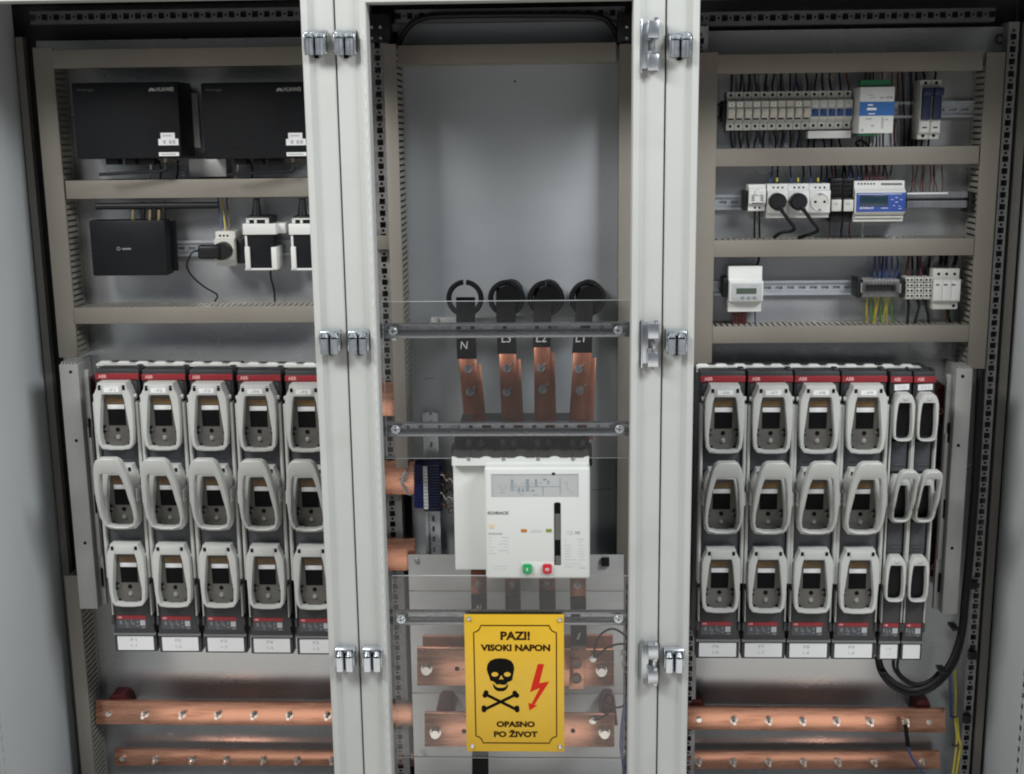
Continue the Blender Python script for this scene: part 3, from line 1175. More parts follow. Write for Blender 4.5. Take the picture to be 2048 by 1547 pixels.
s2 = dup(s1, (xsS[1], YF, Wp(1840, 753, YF)[1]), 'rightmost slim fuse switch, its label card nearly blank')
for i, o in enumerate(SWL + SWR):
    switch_text(o, False, '-F%d' % (i + 1), ('F%d' % (i + 1), '1-%d' % (i + 1)))
switch_text(s1, True, 'F10', ('F10', '1-10'))
switch_text(s2, True, 'F11', None)

# thin white strips along the tops of the switch rows
for lab, pa, ya, pb, yb in (('thin white strip along the top of the left fuse switches', 192, 729, 640, 733), ('thin white strip along the top of the right fuse switches', 1394, 735, 1842, 736)):
    Y = YF + .042
    A, B = P3(pa, ya, Y), P3(pb, yb, Y)
    g = G()
    n = 12
    for k in range(n):
        t0, t1 = k / n, (k + .72) / n
        a, b = A.lerp(B, t0), A.lerp(B, t1)
        g.prism([(a.x, a.z + .001), (b.x, b.z + .001), (b.x - .006, b.z + .0045), (a.x + .006, a.z + .0045)], Y + .012, Y + .022)
    g.prism([(A.x, A.z - .003), (B.x, B.z - .003), (B.x, B.z + .0012), (A.x, A.z + .0012)], Y, Y + .020)
    g.prism([(A.x, A.z - .012), (B.x, B.z - .012), (B.x, B.z - .003), (A.x, A.z - .003)], Y + .006, Y + .012)
    tag(g.build('cover_strip', 'white_plastic'), lab, 'cover strip')


# side covers of the busbar systems
def side_cover(label, px0a, px1a, ya, px0b, px1b, yb, Y, inner):
    pm = (px0a + px1a + px0b + px1b) / 4
    ym = (ya + yb) / 2
    x0 = Wp((px0a + px0b) / 2, ym, Y)[0]
    x1 = Wp((px1a + px1b) / 2, ym, Y)[0]
    z1, z0 = Wp(pm, ya, Y)[1], Wp(pm, yb, Y)[1]
    root = thing('side_cover', label, 'busbar cover', ((x0 + x1) / 2, YP - .03, z0), 'light grey busbar side covers')
    g = G()
    g.box(x0, x1, Y, Y + .045, z0, z1, .003)
    xi0, xi1 = (x1 - .001, x1 + .013) if inner > 0 else (x0 - .013, x0 + .001)
    g.box(xi0, xi1, Y + .020, Y + .032, z0 + .004, z1 - .016, .002)
    g.box(xi0 + .002, xi1 - .002, Y + .016, Y + .021, z0 + .12, z1 - .14, .0015)
    xo0, xo1 = (x0, x0 + .008) if inner > 0 else (x1 - .008, x1)
    g.box(xo0, xo1, Y + .044, YP - .002, z0 + .01, z1 - .01)
    for k in range(5):
        xx = x0 + .004 + k * (x1 - x0 - .008) / 5
        g.box(xx, xx + .0035, Y + .004, Y + .05, z1, z1 + .004)
    body = g.build('cover_body', 'side_grey', root)
    g = G()
    for tz in (.03, .30, .72):
        zz = z1 - (z1 - z0) * tz
        g.cyl(((x0 + x1) / 2 + inner * .004, Y - .0006, zz), ((x0 + x1) / 2 + inner * .004, Y + .001, zz), .0035, n=10)
    xe = xi1 if inner > 0 else xi0
    for tz in (.24, .55, .86):
        zz = z1 - (z1 - z0) * tz
        g.box(min(xi0, xi1) + .007, min(xi0, xi1) + .011, Y + .0150, Y + .020, zz - .03, zz + .012)
    g.build('slot_marks', 'slot_black', root)


side_cover('light grey side cover left of the left fuse switches', 116, 158, 729, 160, 194, 1217, .255, 1)
side_cover('light grey side cover right of the slim fuse switches', 1907, 1943, 738, 1890, 1919, 1228, .255, -1)


# ================================================================== left bay: black boxes and adapters
def logger(label, px0, px1, cut):
    py0, py1 = 165, 318
    Y = .30
    x0, x1, z0, z1 = rect(px0, py0, px1, py1, Y)
    root = thing('data_logger', label, 'control box', ((x0 + x1) / 2, YP, z0), 'black data loggers')
    g = G()
    g.box(x0, x1, Y, YP - .02, z0, z1, .003)
    g.box(x0 + .004, x1 - .004, Y - .0006, Y + .001, z0 + .0205, z0 + .0215)
    body = g.build('housing', 'black_box', root)
    g = G()
    g.box(x0 - .012, x1 + .012, YP - .018, YP - .012, z0 + .02, z1 - .02, .001)
    g.build('mounting_flange', 'zinc_frame', root)
    yl = Y - .0006
    # maker's emblem: a fan of petals and a word, faint tone on black
    ex, ez = px0 + (303 - 147) / (359 - 147) * (px1 - px0), 179
    cx, cz = Wp(ex, ez, yl)
    g = G()
    for k in range(7):
        a = R(15 + 25 * k)
        d = Vector((math.cos(a), math.sin(a)))
        n = Vector((-d.y, d.x))
        p0 = Vector((cx, cz - .004)) + d * .0015
        p1 = Vector((cx, cz - .004)) + d * .0075
        g.prism([tuple(p0), tuple(p0.lerp(p1, .6) + n * .0016), tuple(p1), tuple(p0.lerp(p1, .6) - n * .0016)], yl - .0003, yl + .0006)
    g.build('emblem', 'module_grey', body, 0)
    q = lambda f: px0 + f * (px1 - px0)
    ptext('HUAWEI', q(.775), 175, q(.94), 183, yl, 'module_grey', body, bold=.01, name='emblem_lettering')
    ptext('SmartLogger', q(.03), 177, q(.19), 184, yl, 'inkdim', body, name='model_lettering')
    for a, b, c, d, nm in ((.82, 266, .955, 278, 'sticker'), (.80, 278, .99, 291, 'sticker'), (.805, 305, .995, 312.5, 'sticker')):
        g = G()
        g.pbox(q(a), c and b, q(c), d, yl - .0004, yl + .001)
        st = g.build(nm, 'card_white', body, 0)
        g = G()
        if b == 278:
            for u in (.845, .90, .935):
                g.pbox(q(u), 281, q(u + .025), 288, yl - .0007, yl - .0002)
        else:
            g.pbox(q(a + .02), (b + d) / 2 - 1.2, q(c - .03), (b + d) / 2 + 1.2, yl - .0007, yl - .0002)
        g.build('sticker_print', 'ink_grey', st, 0)
    # connectors under the box and a stick antenna
    g = G()
    for u, w_, m_ in ((.30, .12, 0), (.48, .10, 0), (.62, .14, 0)):
        g.pbox(q(u), 318, q(u + w_), 330, Y + .03, Y + .06, .001)
    g.build('connector', 'black_plastic', root)
    g = G()
    g.cyl(P3(q(.865), 316, Y + .02), P3(q(.865), 328, Y + .02), .004, n=10)
    g.build('antenna_socket', 'brass', root)
    g = G()
    g.tube([P3(q(.865), 326, Y + .02), P3(q(.868), 338, Y + .018), P3(q(.83), 343, Y + .014)], .0052, n=10, res=4)
    g.tube([P3(q(.85), 342, Y + .016), P3(q(.24), 349.5, Y - .004)], .0034, n=10)
    g.build('antenna', 'black_plastic', root)
    return root


logger('left black data logger box with white stickers and emblem, above the router', 148, 359, False)
logger('right black data logger box with white stickers, partly behind the white frame', 405, 614, True)
for i, (pts, r, m) in enumerate((
        ([(300, 322, .36), (302, 340, .37), (296, 360, .38)], .0018, 'white_wire'),
        ([(318, 322, .36), (322, 342, .38), (320, 360, .39)], .0022, 'black_cable'),
        ([(355, 322, .37), (356, 342, .385), (352, 360, .39)], .0022, 'black_cable'),
        ([(470, 322, .36), (476, 334, .37), (470, 360, .38)], .0022, 'white_wire'),
        ([(500, 322, .36), (505, 342, .38), (503, 360, .39)], .0022, 'black_cable'))):
    wire('cable', ['thin white cable under the left black data logger', 'first black cable under the left black data logger', 'second black cable under left data logger, below its right corner', 'white cable under the right black data logger, left of a black one', 'black cable dropping from the right black data logger'][i], 'cable', pts, r, m, 'cables below the data loggers')
# added pale sheet for the lit patch of mounting plate below the loggers
g = G()
x0, x1, z0, z1 = rect(378, 318, 452, 354, .385)
g.box(x0, x1, .385, .388, z0, z1, .001)
tag(g.build('lit_patch_sheet', 'zinc_pale'), 'pale sheet added for lit mounting plate below the gap between black data loggers', 'metal plate')

# router
Y = .33
x0, x1, z0, z1 = rect(181, 441, 333, 552, Y)
root = thing('router', 'matt black router box with a small emblem, below left data logger', 'router', ((x0 + x1) / 2, YP, z0))
g = G()
g.box(x0, x1, Y, Y + .045, z0, z1, .004)
g.box(x0 + .02, x1 + .008, Y + .045, Y + .055, z0 + .005, z1 - .005, .002)
g.build('housing', 'black_box', root)
g = G()
cx, cz = Wp(237, 498, Y - .0005)
g.ring(round_poly((cx, cz), .0042, 12), round_poly((cx, cz), .0024, 12), Y - .0006, Y + .001)
g.pbox(244, 496.5, 262, 500, Y - .0006, Y + .001)
g.build('emblem', 'ink_mid', root, 0)
g = G()
for px in (266, 300, 318):
    g.cyl(P3(px, 420, Y + .02), P3(px, 440, Y + .02), .0042, n=10)
g.build('antenna_socket', 'brass', root)
g = G()
for px in (286, 309, 327):
    g.cyl(P3(px, 404, Y + .02), P3(px, 440, Y + .02), .0058, n=10)
g.tube([P3(192, 413, Y + .01), P3(437, 411, Y + .03)], .0075, n=12)
g.build('antenna', 'black_plastic', root)

# socket on the rail with a flat plug adapter
x0, x1, z0, z1 = rect(430, 464, 464, 530, .345)
root = thing('socket_outlet', 'white rail socket in left bay filled by a black plug adapter', 'socket', ((x0 + x1) / 2, .405, z0))
g = G()
zz = lambda p: Wp(447, p, .345)[1]
g.prismx([(.405, zz(464)), (.355, zz(464)), (.355, zz(477)), (.338, zz(480)), (.338, zz(520)), (.355, zz(523)), (.355, zz(533)), (.405, zz(533))], x0, x1 + .006, .001)
h = g.build('housing', 'module_white', root)
g = G()
for px in (440, 447.5, 455):
    c = P3(px, 472, .3548)
    g.cyl(c, c + Vector((0, .003, 0)), .0026, n=10)
g.build('terminal_hole', 'slot_black', root)
for px, m, lab in ((438, 'blue_wire', 'blue'), (446, 'yellow_wire', 'yellow'), (455, 'brown_wire', 'brown')):
    wire('wire', '%s wire entering the white rail socket of the left bay from above' % lab, 'wire', [(px - 2, 392, .395), (px, 420, .385), (px + 4, 452, .375), (px + 3, 466, .37)], .0016, m, 'wires of the left bay socket')
root = thing('plug_adapter', 'black plug adapter with rounded end lying across the white rail socket', 'power adapter', P3(425, 503, .338))
g = G()
c = P3(441, 504, .31)
g.cyl(c + Vector((0, .028, 0)), c, .0195, .0185, n=28)
x0, x1, z0, z1 = rect(394, 491, 440, 519, .305)
g.box(x0, x1, .305, .334, z0, z1, .006, 3)
g.build('adapter_body', 'black_plastic', root)
g = G()
g.tube([P3(*p) for p in ((396, 502, .318), (386, 504, .315), (378, 517, .315), (374, 534, .33), (386, 555, .35), (410, 575, .37), (434, 590, .385), (430, 603, .40))], .0019, n=8)
g.build('adapter_cable', 'black_cable', root)


def brick(label, dx, hidden):
    root = thing('power_adapter', label, 'power adapter', P3(525 + dx, 540, .41), 'black power adapters in white brackets')
    Y = .335
    g = G()
    g.pbox(494 + dx, 432, 547 + dx, 538, Y, .385, .004)
    g.build('adapter_body', 'black_box', root)
    g = G()
    a, b = P3(513 + dx, 397, Y + .02), P3(513 + dx, 434, Y + .02)
    g.cyl(a, b, .006, .0115, n=14)
    g.build('cord_sleeve', 'black_plastic', root)
    if not hidden:
        g = G()
        g.tube([P3(*p) for p in ((541 + dx, 536, Y + .02), (542 + dx, 556, Y + .03), (548 + dx, 580, Y + .05), (550 + dx, 604, Y + .06))], .0022, n=8)
        g.build('adapter_cable', 'black_cable', root)
    return root


def bracket(label, dx):
    root = thing('adapter_bracket', label, 'bracket', P3(520 + dx, 540, .405), 'white plastic adapter brackets')
    Y = .330
    g = G()
    g.pbox(485 + dx, 448, 552 + dx, 470, Y, .405, .0015)
    g.pbox(492 + dx, 437, 498 + dx, 448, Y, .36, .0008)
    g.pbox(508 + dx, 437, 513 + dx, 448, Y, .36, .0008)
    g.pbox(530 + dx, 437, 537 + dx, 448, Y, .36, .0008)
    g.pbox(492 + dx, 437, 537 + dx, 440, Y, .36, .0008)
    g.pbox(490 + dx, 470, 494.5 + dx, 500, Y + .004, .39, .001)
    g.pbox(490 + dx, 494, 500 + dx, 539, Y, .39, .001)
    g.pbox(543 + dx, 495, 554 + dx, 540, Y, .39, .001)
    g.pbox(490 + dx, 537, 552 + dx, 541, Y + .002, .39, .0008)
    g.pbox(552 + dx, 447, 571 + dx, 467, Y + .02, .40, .0015)
    g.build('bracket_body', 'white_plastic', root)
    return root


brick('black power adapter in a white bracket, cable dropping below, left one', 0, False)
bracket('white plastic bracket holding the left black power adapter', 0)
brick('black power adapter half hidden behind the white frame of the left bay', 92, False)
bracket('white plastic bracket half hidden behind the white frame of left bay', 92)
# dark power socket beside the bracket
g = G()
g.pbox(473, 478, 489, 528, .36, .40, .003)
tag(g.build('rail_plug', 'black_plastic'), 'small black plug between the white rail socket and the left bracket', 'plug')


# ================================================================== right bay modules
def prof_module(x0, x1, zs, ys, b=.0008):
    """stepped module body: zs are 6 heights from top to bottom, ys (shoulder, nose)"""
    g = G()
    ysd, yn, yb = ys
    z = zs
    g.prismx([(yb, z[0]), (ysd, z[0]), (ysd, z[1]), (yn, z[2]), (yn, z[3]), (ysd, z[4]), (ysd, z[5]), (yb, z[5])], x0, x1, b)
    return g


def breaker_module(px0, px1, label, blue, tagged, group):
    Ys, Yn = .365, .350
    pc = (px0 + px1) / 2
    x0, x1 = Wp(px0 + .4, 222, Yn)[0], Wp(px1 - .4, 222, Yn)[0]
    zz = lambda p, y=Yn: Wp(1580, p, y)[1]
    root = thing('breaker_module', label, 'circuit breaker', ((x0 + x1) / 2, .405, zz(260)), group)
    g = prof_module(x0, x1, [zz(183, Ys), zz(200, Ys), zz(201), zz(239), zz(246, Ys), zz(260, Ys)], (Ys, Yn, .405))
    g.build('housing', 'module_grey' if not blue else 'module_white', root)
    xm = (x0 + x1) / 2
    for p in (189.5, 252):
        g = G()
        g.cyl((xm, Ys - .0005, zz(p, Ys)), (xm, Ys + .002, zz(p, Ys)), .0031, n=12)
        g.build('terminal_hole', 'slot_black', root)
    w = (x1 - x0) / 2 - .0012
    g = G()
    if not blue:
        g.box(xm - w, xm + w, Yn - .001, Yn + .001, zz(214), zz(202))
        g.prismx([(Yn + .001, zz(215)), (Yn - .007, zz(217)), (Yn - .009, zz(226)), (Yn - .004, zz(236)), (Yn + .001, zz(236))], xm - w, xm + w, .0008)
        g.build('lever', 'lever_beige', root)
        g = G()
        g.box(xm - w, xm + w * .7, Yn - .0008, Yn + .001, zz(239), zz(236.3))
        g.build('lever_slot', 'slot_black', root)
        if tagged:
            g = G()
            g.box(xm - w * .8, xm + w * .8, Yn - .002, Yn - .0008, zz(213), zz(204))
            st = g.build('marker_tag', 'card_white', root)
            g = G()
            g.box(xm - w * .2, xm + w * .3, Yn - .0024, Yn - .0018, zz(210), zz(207))
            g.build('tag_print', 'ink_grey', st, 0)
    else:
        g.box(xm - w, xm + w, Yn - .001, Yn + .001, zz(234), zz(219))
        g.box(xm - w * .45, xm + w * .45, Yn - .009, Yn, zz(224), zz(219), .001)
        g.build('lever', 'blue_plastic', root)
        g = G()
        g.box(xm - w * .6, xm + w * .5, Yn - .0009, Yn + .001, zz(217), zz(211))
        g.build('marker_tag', 'card_white', root)
    return root


def dup_parts_label(o, dx, label):
    L = LOC[o.name]
    return dup(o, (L.x + dx, L.y, L.z), label)


N10 = ['leftmost', 'second', 'third', 'fourth', 'fifth', 'sixth', 'seventh', 'eighth', 'ninth', 'last']
BW = 16.75
for k in range(10):
    breaker_module(1454.5 + k * BW, 1454.5 + (k + 1) * BW, '%s of ten beige lever breakers at the top of the right bay' % N10[k] + (', white tag' if k in (0, 1, 3, 5, 8) else ''), False, k in (0, 1, 3, 5, 8), 'beige lever breakers in the upper row')
for k in range(5):
    breaker_module(1622 + k * BW, 1622 + (k + 1) * BW, '%s of five blue lever breakers beside the white and blue power supply' % N10[k] if k < 4 else 'blue lever breaker right next to the white and blue power supply', True, False, 'blue lever breakers in the upper row')
g = G()
g.pbox(1444, 202, 1453.5, 244, .362, .404, .002)
g.pbox(1438, 207, 1445, 212, .37, .40, .001)
g.pbox(1438, 233, 1445, 238, .37, .40, .001)
tag(g.build('end_stop', 'black_plastic'), 'black end stop at the left end of the breaker row', 'end stop')
g = G()
g.pbox(1616, 262, 1702, 277, .350, .37, .001)
tag(g.build('terminal_shroud', 'white_plastic'), 'white terminal strip hanging below the blue lever breakers', 'cover strip')
# power supply
Y = .305
x0, x1, z0, z1 = rect(1719, 174, 1788, 267, Y)
root = thing('power_supply', 'white power supply with a broad blue band, right of blue lever breakers', 'power supply', ((x0 + x1) / 2, .405, z0))
g = G()
g.box(x0, x1, Y, .40, z0, z1, .0015)
h = g.build('housing', 'white_plastic', root)
g = G()
g.box(x0, x1, Y - .0006, Y + .001, Wp(1750, 232, Y)[1], Wp(1750, 204, Y)[1])
bl = g.build('blue_band', 'blue_label', h)
g = G()
for a, b, c, d in ((1736, 190, 1746, 192), (1740, 195, 1752, 197), (1760, 194, 1768, 198), (1772, 193, 1786, 198)):
    g.pbox(a, b, c, d, Y - .0006, Y + .001)
for a, b, c, d in ((1731, 237, 1744, 240), (1763, 235, 1767, 258), (1742, 250, 1748, 254), (1722, 258, 1727, 264), (1770, 238, 1776, 241)):
    g.pbox(a, b, c, d, Y - .0006, Y + .001)
g.build('front_print', 'ink_grey', h, 0)
g = G()
for a, b, c, d in ((1736, 209, 1746, 212), (1734, 216, 1753, 221), (1737, 227, 1750, 229)):
    g.pbox(a, b, c, d, Y - .001, Y)
g.build('band_print', 'card_white', bl, 0)
for a, b, c, d in ((1722, 160, 1782, 174), (1719, 267, 1756, 273)):
    g = G()
    g.pbox(a, b, c, d, Y + .012, Y + .04, .001)
    g.build('terminal_plug', 'green_terminal', root)
# slim fuse holders with blue levers
def blue_holder(px0, px1, label):
    Y = .345
    x0, x1, z0, z1 = rect(px0, 160, px1, 279, Y + .01)
    zz = lambda p: Wp(1860, p, Y)[1]
    root = thing('fuse_holder', label, 'fuse holder', ((x0 + x1) / 2, .405, z0), 'slim fuse holders with blue levers')
    g = prof_module(x0 + .0004, x1 - .0004, [zz(160), zz(174), zz(175), zz(267), zz(268), zz(279)], (Y + .012, Y + .004, .405))
    g.build('housing', 'module_white', root)
    xm, w = (x0 + x1) / 2, (x1 - x0) / 2 - .0022
    g = G()
    g.box(xm - w, xm + w, Y - .006, Y + .006, zz(240), zz(176), .002)
    g.box(xm - w, xm + w + .002, Y - .012, Y + .002, zz(192), zz(176), .002)
    g.build('lever', 'navy_plastic', root)
    g = G()
    g.box(xm - w, xm + w, Y + .002, Y + .005, zz(264), zz(241))
    st = g.build('marker_tag', 'white_plastic', root)
    g = G()
    g.box(xm - w * .6, xm + w * .5, Y + .0014, Y + .0024, zz(257), zz(254))
    g.build('tag_print', 'ink_dark', st, 0)
    g = G()
    for p in (166, 272):
        g.cyl((xm, Y + .0112, zz(p)), (xm, Y + .014, zz(p)), .0032, n=12)
    g.build('terminal_hole', 'slot_black', root)


blue_holder(1838, 1860, 'left one of two slim fuse holders with dark blue levers, upper right')
blue_holder(1860, 1881, 'right one of two slim fuse holders with dark blue levers, upper right')

# row two: thermostat, sockets, relays, controller
Y = .350
x0, x1, z0, z1 = rect(1498, 370, 1532, 423, Y)
zz = lambda p, y=Y: Wp(1515, p, y)[1]
root = thing('thermostat', 'small white thermostat module left of the white sockets, two wires below', 'thermostat', ((x0 + x1) / 2, .405, z0))
prof_module(x0, x1, [zz(370), zz(376), zz(378), zz(408), zz(410), zz(423)], (Y + .01, Y, .405)).build('housing', 'white_plastic', root)
g = G()
for k in range(4):
    g.pbox(1503, 391 + k * 3.2, 1509, 392.4 + k * 3.2, Y - .0005, Y + .001)
    g.pbox(1521, 391 + k * 3.2, 1527, 392.4 + k * 3.2, Y - .0005, Y + .001)
g.pbox(1504, 406, 1527, 407.5, Y - .0005, Y + .001)
for px in (1510, 1519):
    c = P3(px, 416, Y + .0095)
    g.cyl(c, c + Vector((0, .002, 0)), .0024, n=10)
g.build('vent_slot', 'slot_black', root, 0)
g = G()
c = P3(1515.5, 385, Y)
g.cyl(c + Vector((0, -.003, 0)), c, .006, .007, n=20)
g.build('dial', 'white_plastic', root)
g = G()
g.pbox(1488, 382, 1497, 422, .36, .404, .002)
tag(g.build('end_stop', 'black_plastic'), 'black end stop left of the white thermostat module', 'end stop')


def socket(px0, px1, label):
    Y = .345
    x0, x1, z0, z1 = rect(px0, 368, px1, 436, Y)
    zz = lambda p, y=Y: Wp(1600, p, y)[1]
    root = thing('socket_outlet', label, 'socket', ((x0 + x1) / 2, .405, z0), 'white rail sockets')
    prof_module(x0 + .0003, x1 - .0003, [zz(368, Y + .01), zz(380, Y + .01), zz(383), zz(426), zz(428, Y + .012), zz(436, Y + .012)], (Y + .011, Y, .405)).build('housing', 'white_plastic', root)
    xm, zm = (x0 + x1) / 2, zz(404.5)
    g = G()
    g.ring(round_poly((xm, zm), .0195, 28), round_poly((xm, zm), .0172, 28), Y - .002, Y + .001, .0006)
    g.build('socket_rim', 'white_plastic', root)
    g = G()
    g.cyl((xm, Y - .0004, zm), (xm, Y, zm), .0172, n=28)
    g.build('socket_well', 'module_white', root)
    g = G()
    for s in (-1, 1):
        g.cyl((xm + s * .0095, Y - .001, zm), (xm + s * .0095, Y, zm), .0028, n=10)
    for px in (-9, 0, 9):
        c = P3((px0 + px1) / 2 + px, 375.5, Y + .0105)
        g.cyl(c, c + Vector((0, .002, 0)), .0021, n=8)
    g.build('contact_hole', 'slot_black', root)
    g = G()
    for s in (-1, 1):
        g.box(xm - .002, xm + .002, Y - .003, Y, zm + s * .0165 - .0016, zm + s * .0165 + .0016)
    g.build('earth_clip', 'zinc_bright', root)


socket(1535, 1577, 'leftmost white rail socket in right bay, a black plug in it')
socket(1577, 1619, 'middle white rail socket in right bay, a black plug in it')
socket(1619, 1661, 'empty white rail socket in the right bay, beside two plugged ones')
for px, lab, pts in ((1557, 'left black round plug in the white sockets, cord bent at a duct', ((1565, 424, .322), (1577, 440, .325), (1589, 457, .335), (1580, 463, .345), (1562, 466, .355), (1548, 475, .37))),
                     (1599, 'right black round plug in the white sockets, next to the empty one', ((1609, 422, .322), (1622, 440, .325), (1636, 459, .335), (1628, 466, .345), (1613, 471, .355), (1597, 476, .37)))):
    c = P3(px, 404, .322)
    root = thing('plug', lab, 'plug', c + Vector((0, .022, -.015)), 'black plugs in the right bay')
    g = G()
    g.cyl(c + Vector((0, .024, 0)), c + Vector((0, .004, 0)), .0178, n=28)
    g.cyl(c + Vector((0, .004, 0)), c, .0178, .0150, n=28)
    g.build('plug_body', 'black_plastic', root)
    g = G()
    g.tube([P3(*p) for p in ((px + 3, 414, .322),) + pts[:1]], .0048, n=10)
    g.tube([P3(*p) for p in pts], .0038, n=10)
    g.build('cord', 'black_cable', root)


def relay(px0, px1, label):
    Y = .345
    root = pthing('relay', label, 'relay', (px0 + px1) / 2, 444, .405, 'black relays')
    g = G()
    g.pbox(px0, 357, px1, 398, Y + .015, .405, .002)
    g.pbox(px0, 422, px1, 445, Y + .015, .405, .002)
    g.pbox(px0 + 1, 396, px1 - 1, 424, Y + .004, .405, .001)
    for k in range(4):
        g.pbox(px0 + 2, 361 + k * 8, px1 - 2, 364 + k * 8, Y + .012, .37)
    g.build('relay_base', 'black_plastic', root)
    g = G()
    g.pbox(px0 + 3, 400, px1 - 2, 423, Y - .004, .37, .0012)
    b = g.build('relay_body', 'module_white', root)
    g = G()
    g.pbox(px0 + 7, 404, px1 - 8, 410, Y - .005, Y - .003, .0006)
    g.build('test_lever', 'module_grey', b)


relay(1661, 1685, 'left black relay with white insert, beside the empty white socket')
relay(1685, 1709, 'right black relay with white insert, beside the blue faced controller')

# blue faced controller
Y = .340
x0, x1, z0, z1 = rect(1710, 362, 1811, 444, Y)
root = thing('controller', 'white module with a blue front panel and dark display, right of relays', 'controller', ((x0 + x1) / 2, .405, z0))
zz = lambda p, y=Y: Wp(1760, p, y)[1]
g = prof_module(x0, x1, [zz(362, Y + .015), zz(376, Y + .015), zz(384), zz(426), zz(432, Y + .012), zz(444, Y + .012)], (Y + .014, Y, .405))
h = g.build('housing', 'white_plastic', root)
g = G()
g.pbox(1713, 386, 1811, 424, Y - .002, Y + .001, .0006)
bp_ = g.build('front_panel', 'blue_panel', root)
g = G()
g.pbox(1720, 391, 1776, 413, Y - .003, Y - .001, .0004)
g.build('display', 'lcd_blue', bp_)
ptext('SCHRACK', 1719, 414.5, 1748, 418.5, Y - .0025, 'lettering_white', bp_, bold=.02, shear=.2, name='panel_lettering')
g = G()
for a, b, c in ((1782, 399, 5), (1791, 395, 5), (1800, 399, 5), (1790, 404, 6), (1786, 411, 4), (1797, 412, 4), (1762, 416, 14), (1797, 417, 6), (1716, 388, 88)):
    g.pbox(a, b, a + c, b + 1.4, Y - .0026, Y - .0015)
g.build('panel_print', 'ink_faint', bp_, 0)
g = G()
for k in range(6):
    c = P3(1717 + k * 6.2, 368, Y + .0142)
    g.cyl(c + Vector((0, -.0012, 0)), c + Vector((0, .002, 0)), .0018, n=8)
for k in range(12):
    g.pbox(1763 + k * 3.5, 366.5, 1765 + k * 3.5, 370.5, Y + .013, Y + .016)
g.build('terminal_hole', 'slot_black', h, 0)
g = G()
g.pbox(1710, 433, 1806, 436, Y + .008, Y + .014)
g.pbox(1707, 440, 1804, 443, Y + .006, Y + .014)
g.build('lower_ledge', 'module_white', h)
# grey terminal strip
Y = .365
root = pthing('terminal_strip', 'long grey terminal strip right of the blue faced controller', 'terminal strip', 1875, 418, .405)
g = G()
g.pbox(1814, 384, 1938, 397, Y, .404, .001)
g.pbox(1814, 402, 1938, 417, Y, .404, .001)
g.pbox(1814, 396, 1938, 403, Y + .012, .404)
n = 0
for k in range(24):
    g.pbox(1815 + k * 5.1, 385, 1818.8 + k * 5.1, 395, Y - .003, Y + .001)
    g.pbox(1815 + k * 5.1, 405, 1818.8 + k * 5.1, 415, Y - .003, Y + .001)
g.build('terminal_row', 'grey_strip', root, 0)
g = G()
g.pbox(1814, 385.5, 1896, 389, Y - .0045, Y - .003)
g.build('marker_strip', 'card_white', root)
g = G()
g.pbox(1938, 384, 1946, 426, .35, .404, .002)
tag(g.build('end_stop', 'black_plastic'), 'black end stop at right end of the long grey terminal strip', 'end stop')

# row three: meter
Y = .340
x0, x1, z0, z1 = rect(1458, 533, 1525, 624, Y + .01)
zz = lambda p, y=Y: Wp(1492, p, y)[1]
root = thing('energy_meter', 'white rail mounted meter with small green grey display and three buttons', 'meter', ((x0 + x1) / 2, .405, z0))
prof_module(x0, x1, [zz(533, Y + .02), zz(560, Y + .02), zz(564), zz(603), zz(604, Y + .02), zz(624, Y + .02)], (Y + .02, Y, .405)).build('housing', 'white_plastic', root)
g = G()
g.pbox(1463, 567, 1524, 601, Y - .0015, Y + .001, .0005)
f_ = g.build('front_panel', 'panel_grey', root)
g = G()
g.pbox(1473, 577, 1513, 588, Y - .0025, Y - .001)
g.build('display', 'lcd', f_)
g = G()
for px in (1482, 1494, 1506):
    g.pbox(px, 593.5, px + 7, 598.5, Y - .003, Y - .001, .0005)
g.build('button', 'grey_strip', f_)
g = G()
for a, b, c in ((1467, 572, 9), (1502, 571, 16), (1466, 594, 9)):
    g.pbox(a, b, a + c, b + 1.6, Y - .0021, Y - .001)
g.build('panel_print', 'ink_grey', f_, 0)
g = G()
g.pbox(1446, 556, 1457, 595, .36, .404, .002)
tag(g.build('end_stop', 'black_plastic'), 'black end stop left of the white meter', 'end stop')

# terminal block under a clear lid
Y = .345
root = pthing('terminal_block', 'terminal block under a clear lid, yellow green wires below it', 'terminal block', 1762, 596, .405)
g = G()
g.pbox(1714, 557, 1724, 596, Y + .006, .404, .002)
g.build('end_plate', 'black_plastic', root)
g = G()
g.pbox(1800, 557, 1809, 596, Y + .006, .404, .002)
g.build('end_plate', 'black_plastic', root)
g = G()
for k in range(12):
    g.pbox(1726 + k * 6.2, 560, 1731 + k * 6.2, 570, Y + .012, .40, .0006)
    g.pbox(1726 + k * 6.2, 584, 1731 + k * 6.2, 594, Y + .012, .40, .0006)
g.build('terminal_row', 'module_grey', root)
g = G()
g.pbox(1732, 570, 1795, 584, Y + .02, .395, .001)
g.build('busbar_core', 'fuse_body', root)
g = G()
g.pbox(1722, 566, 1732, 586, Y + .004, .39, .0008)
g.pbox(1792, 568, 1802, 587, Y + .004, .39, .0008)
g.build('lid_clip', 'module_white', root)
g = G()
g.pbox(1724, 558, 1801, 595, Y, Y + .002, .0006)
g.build('clear_lid', 'clear_lid', root)
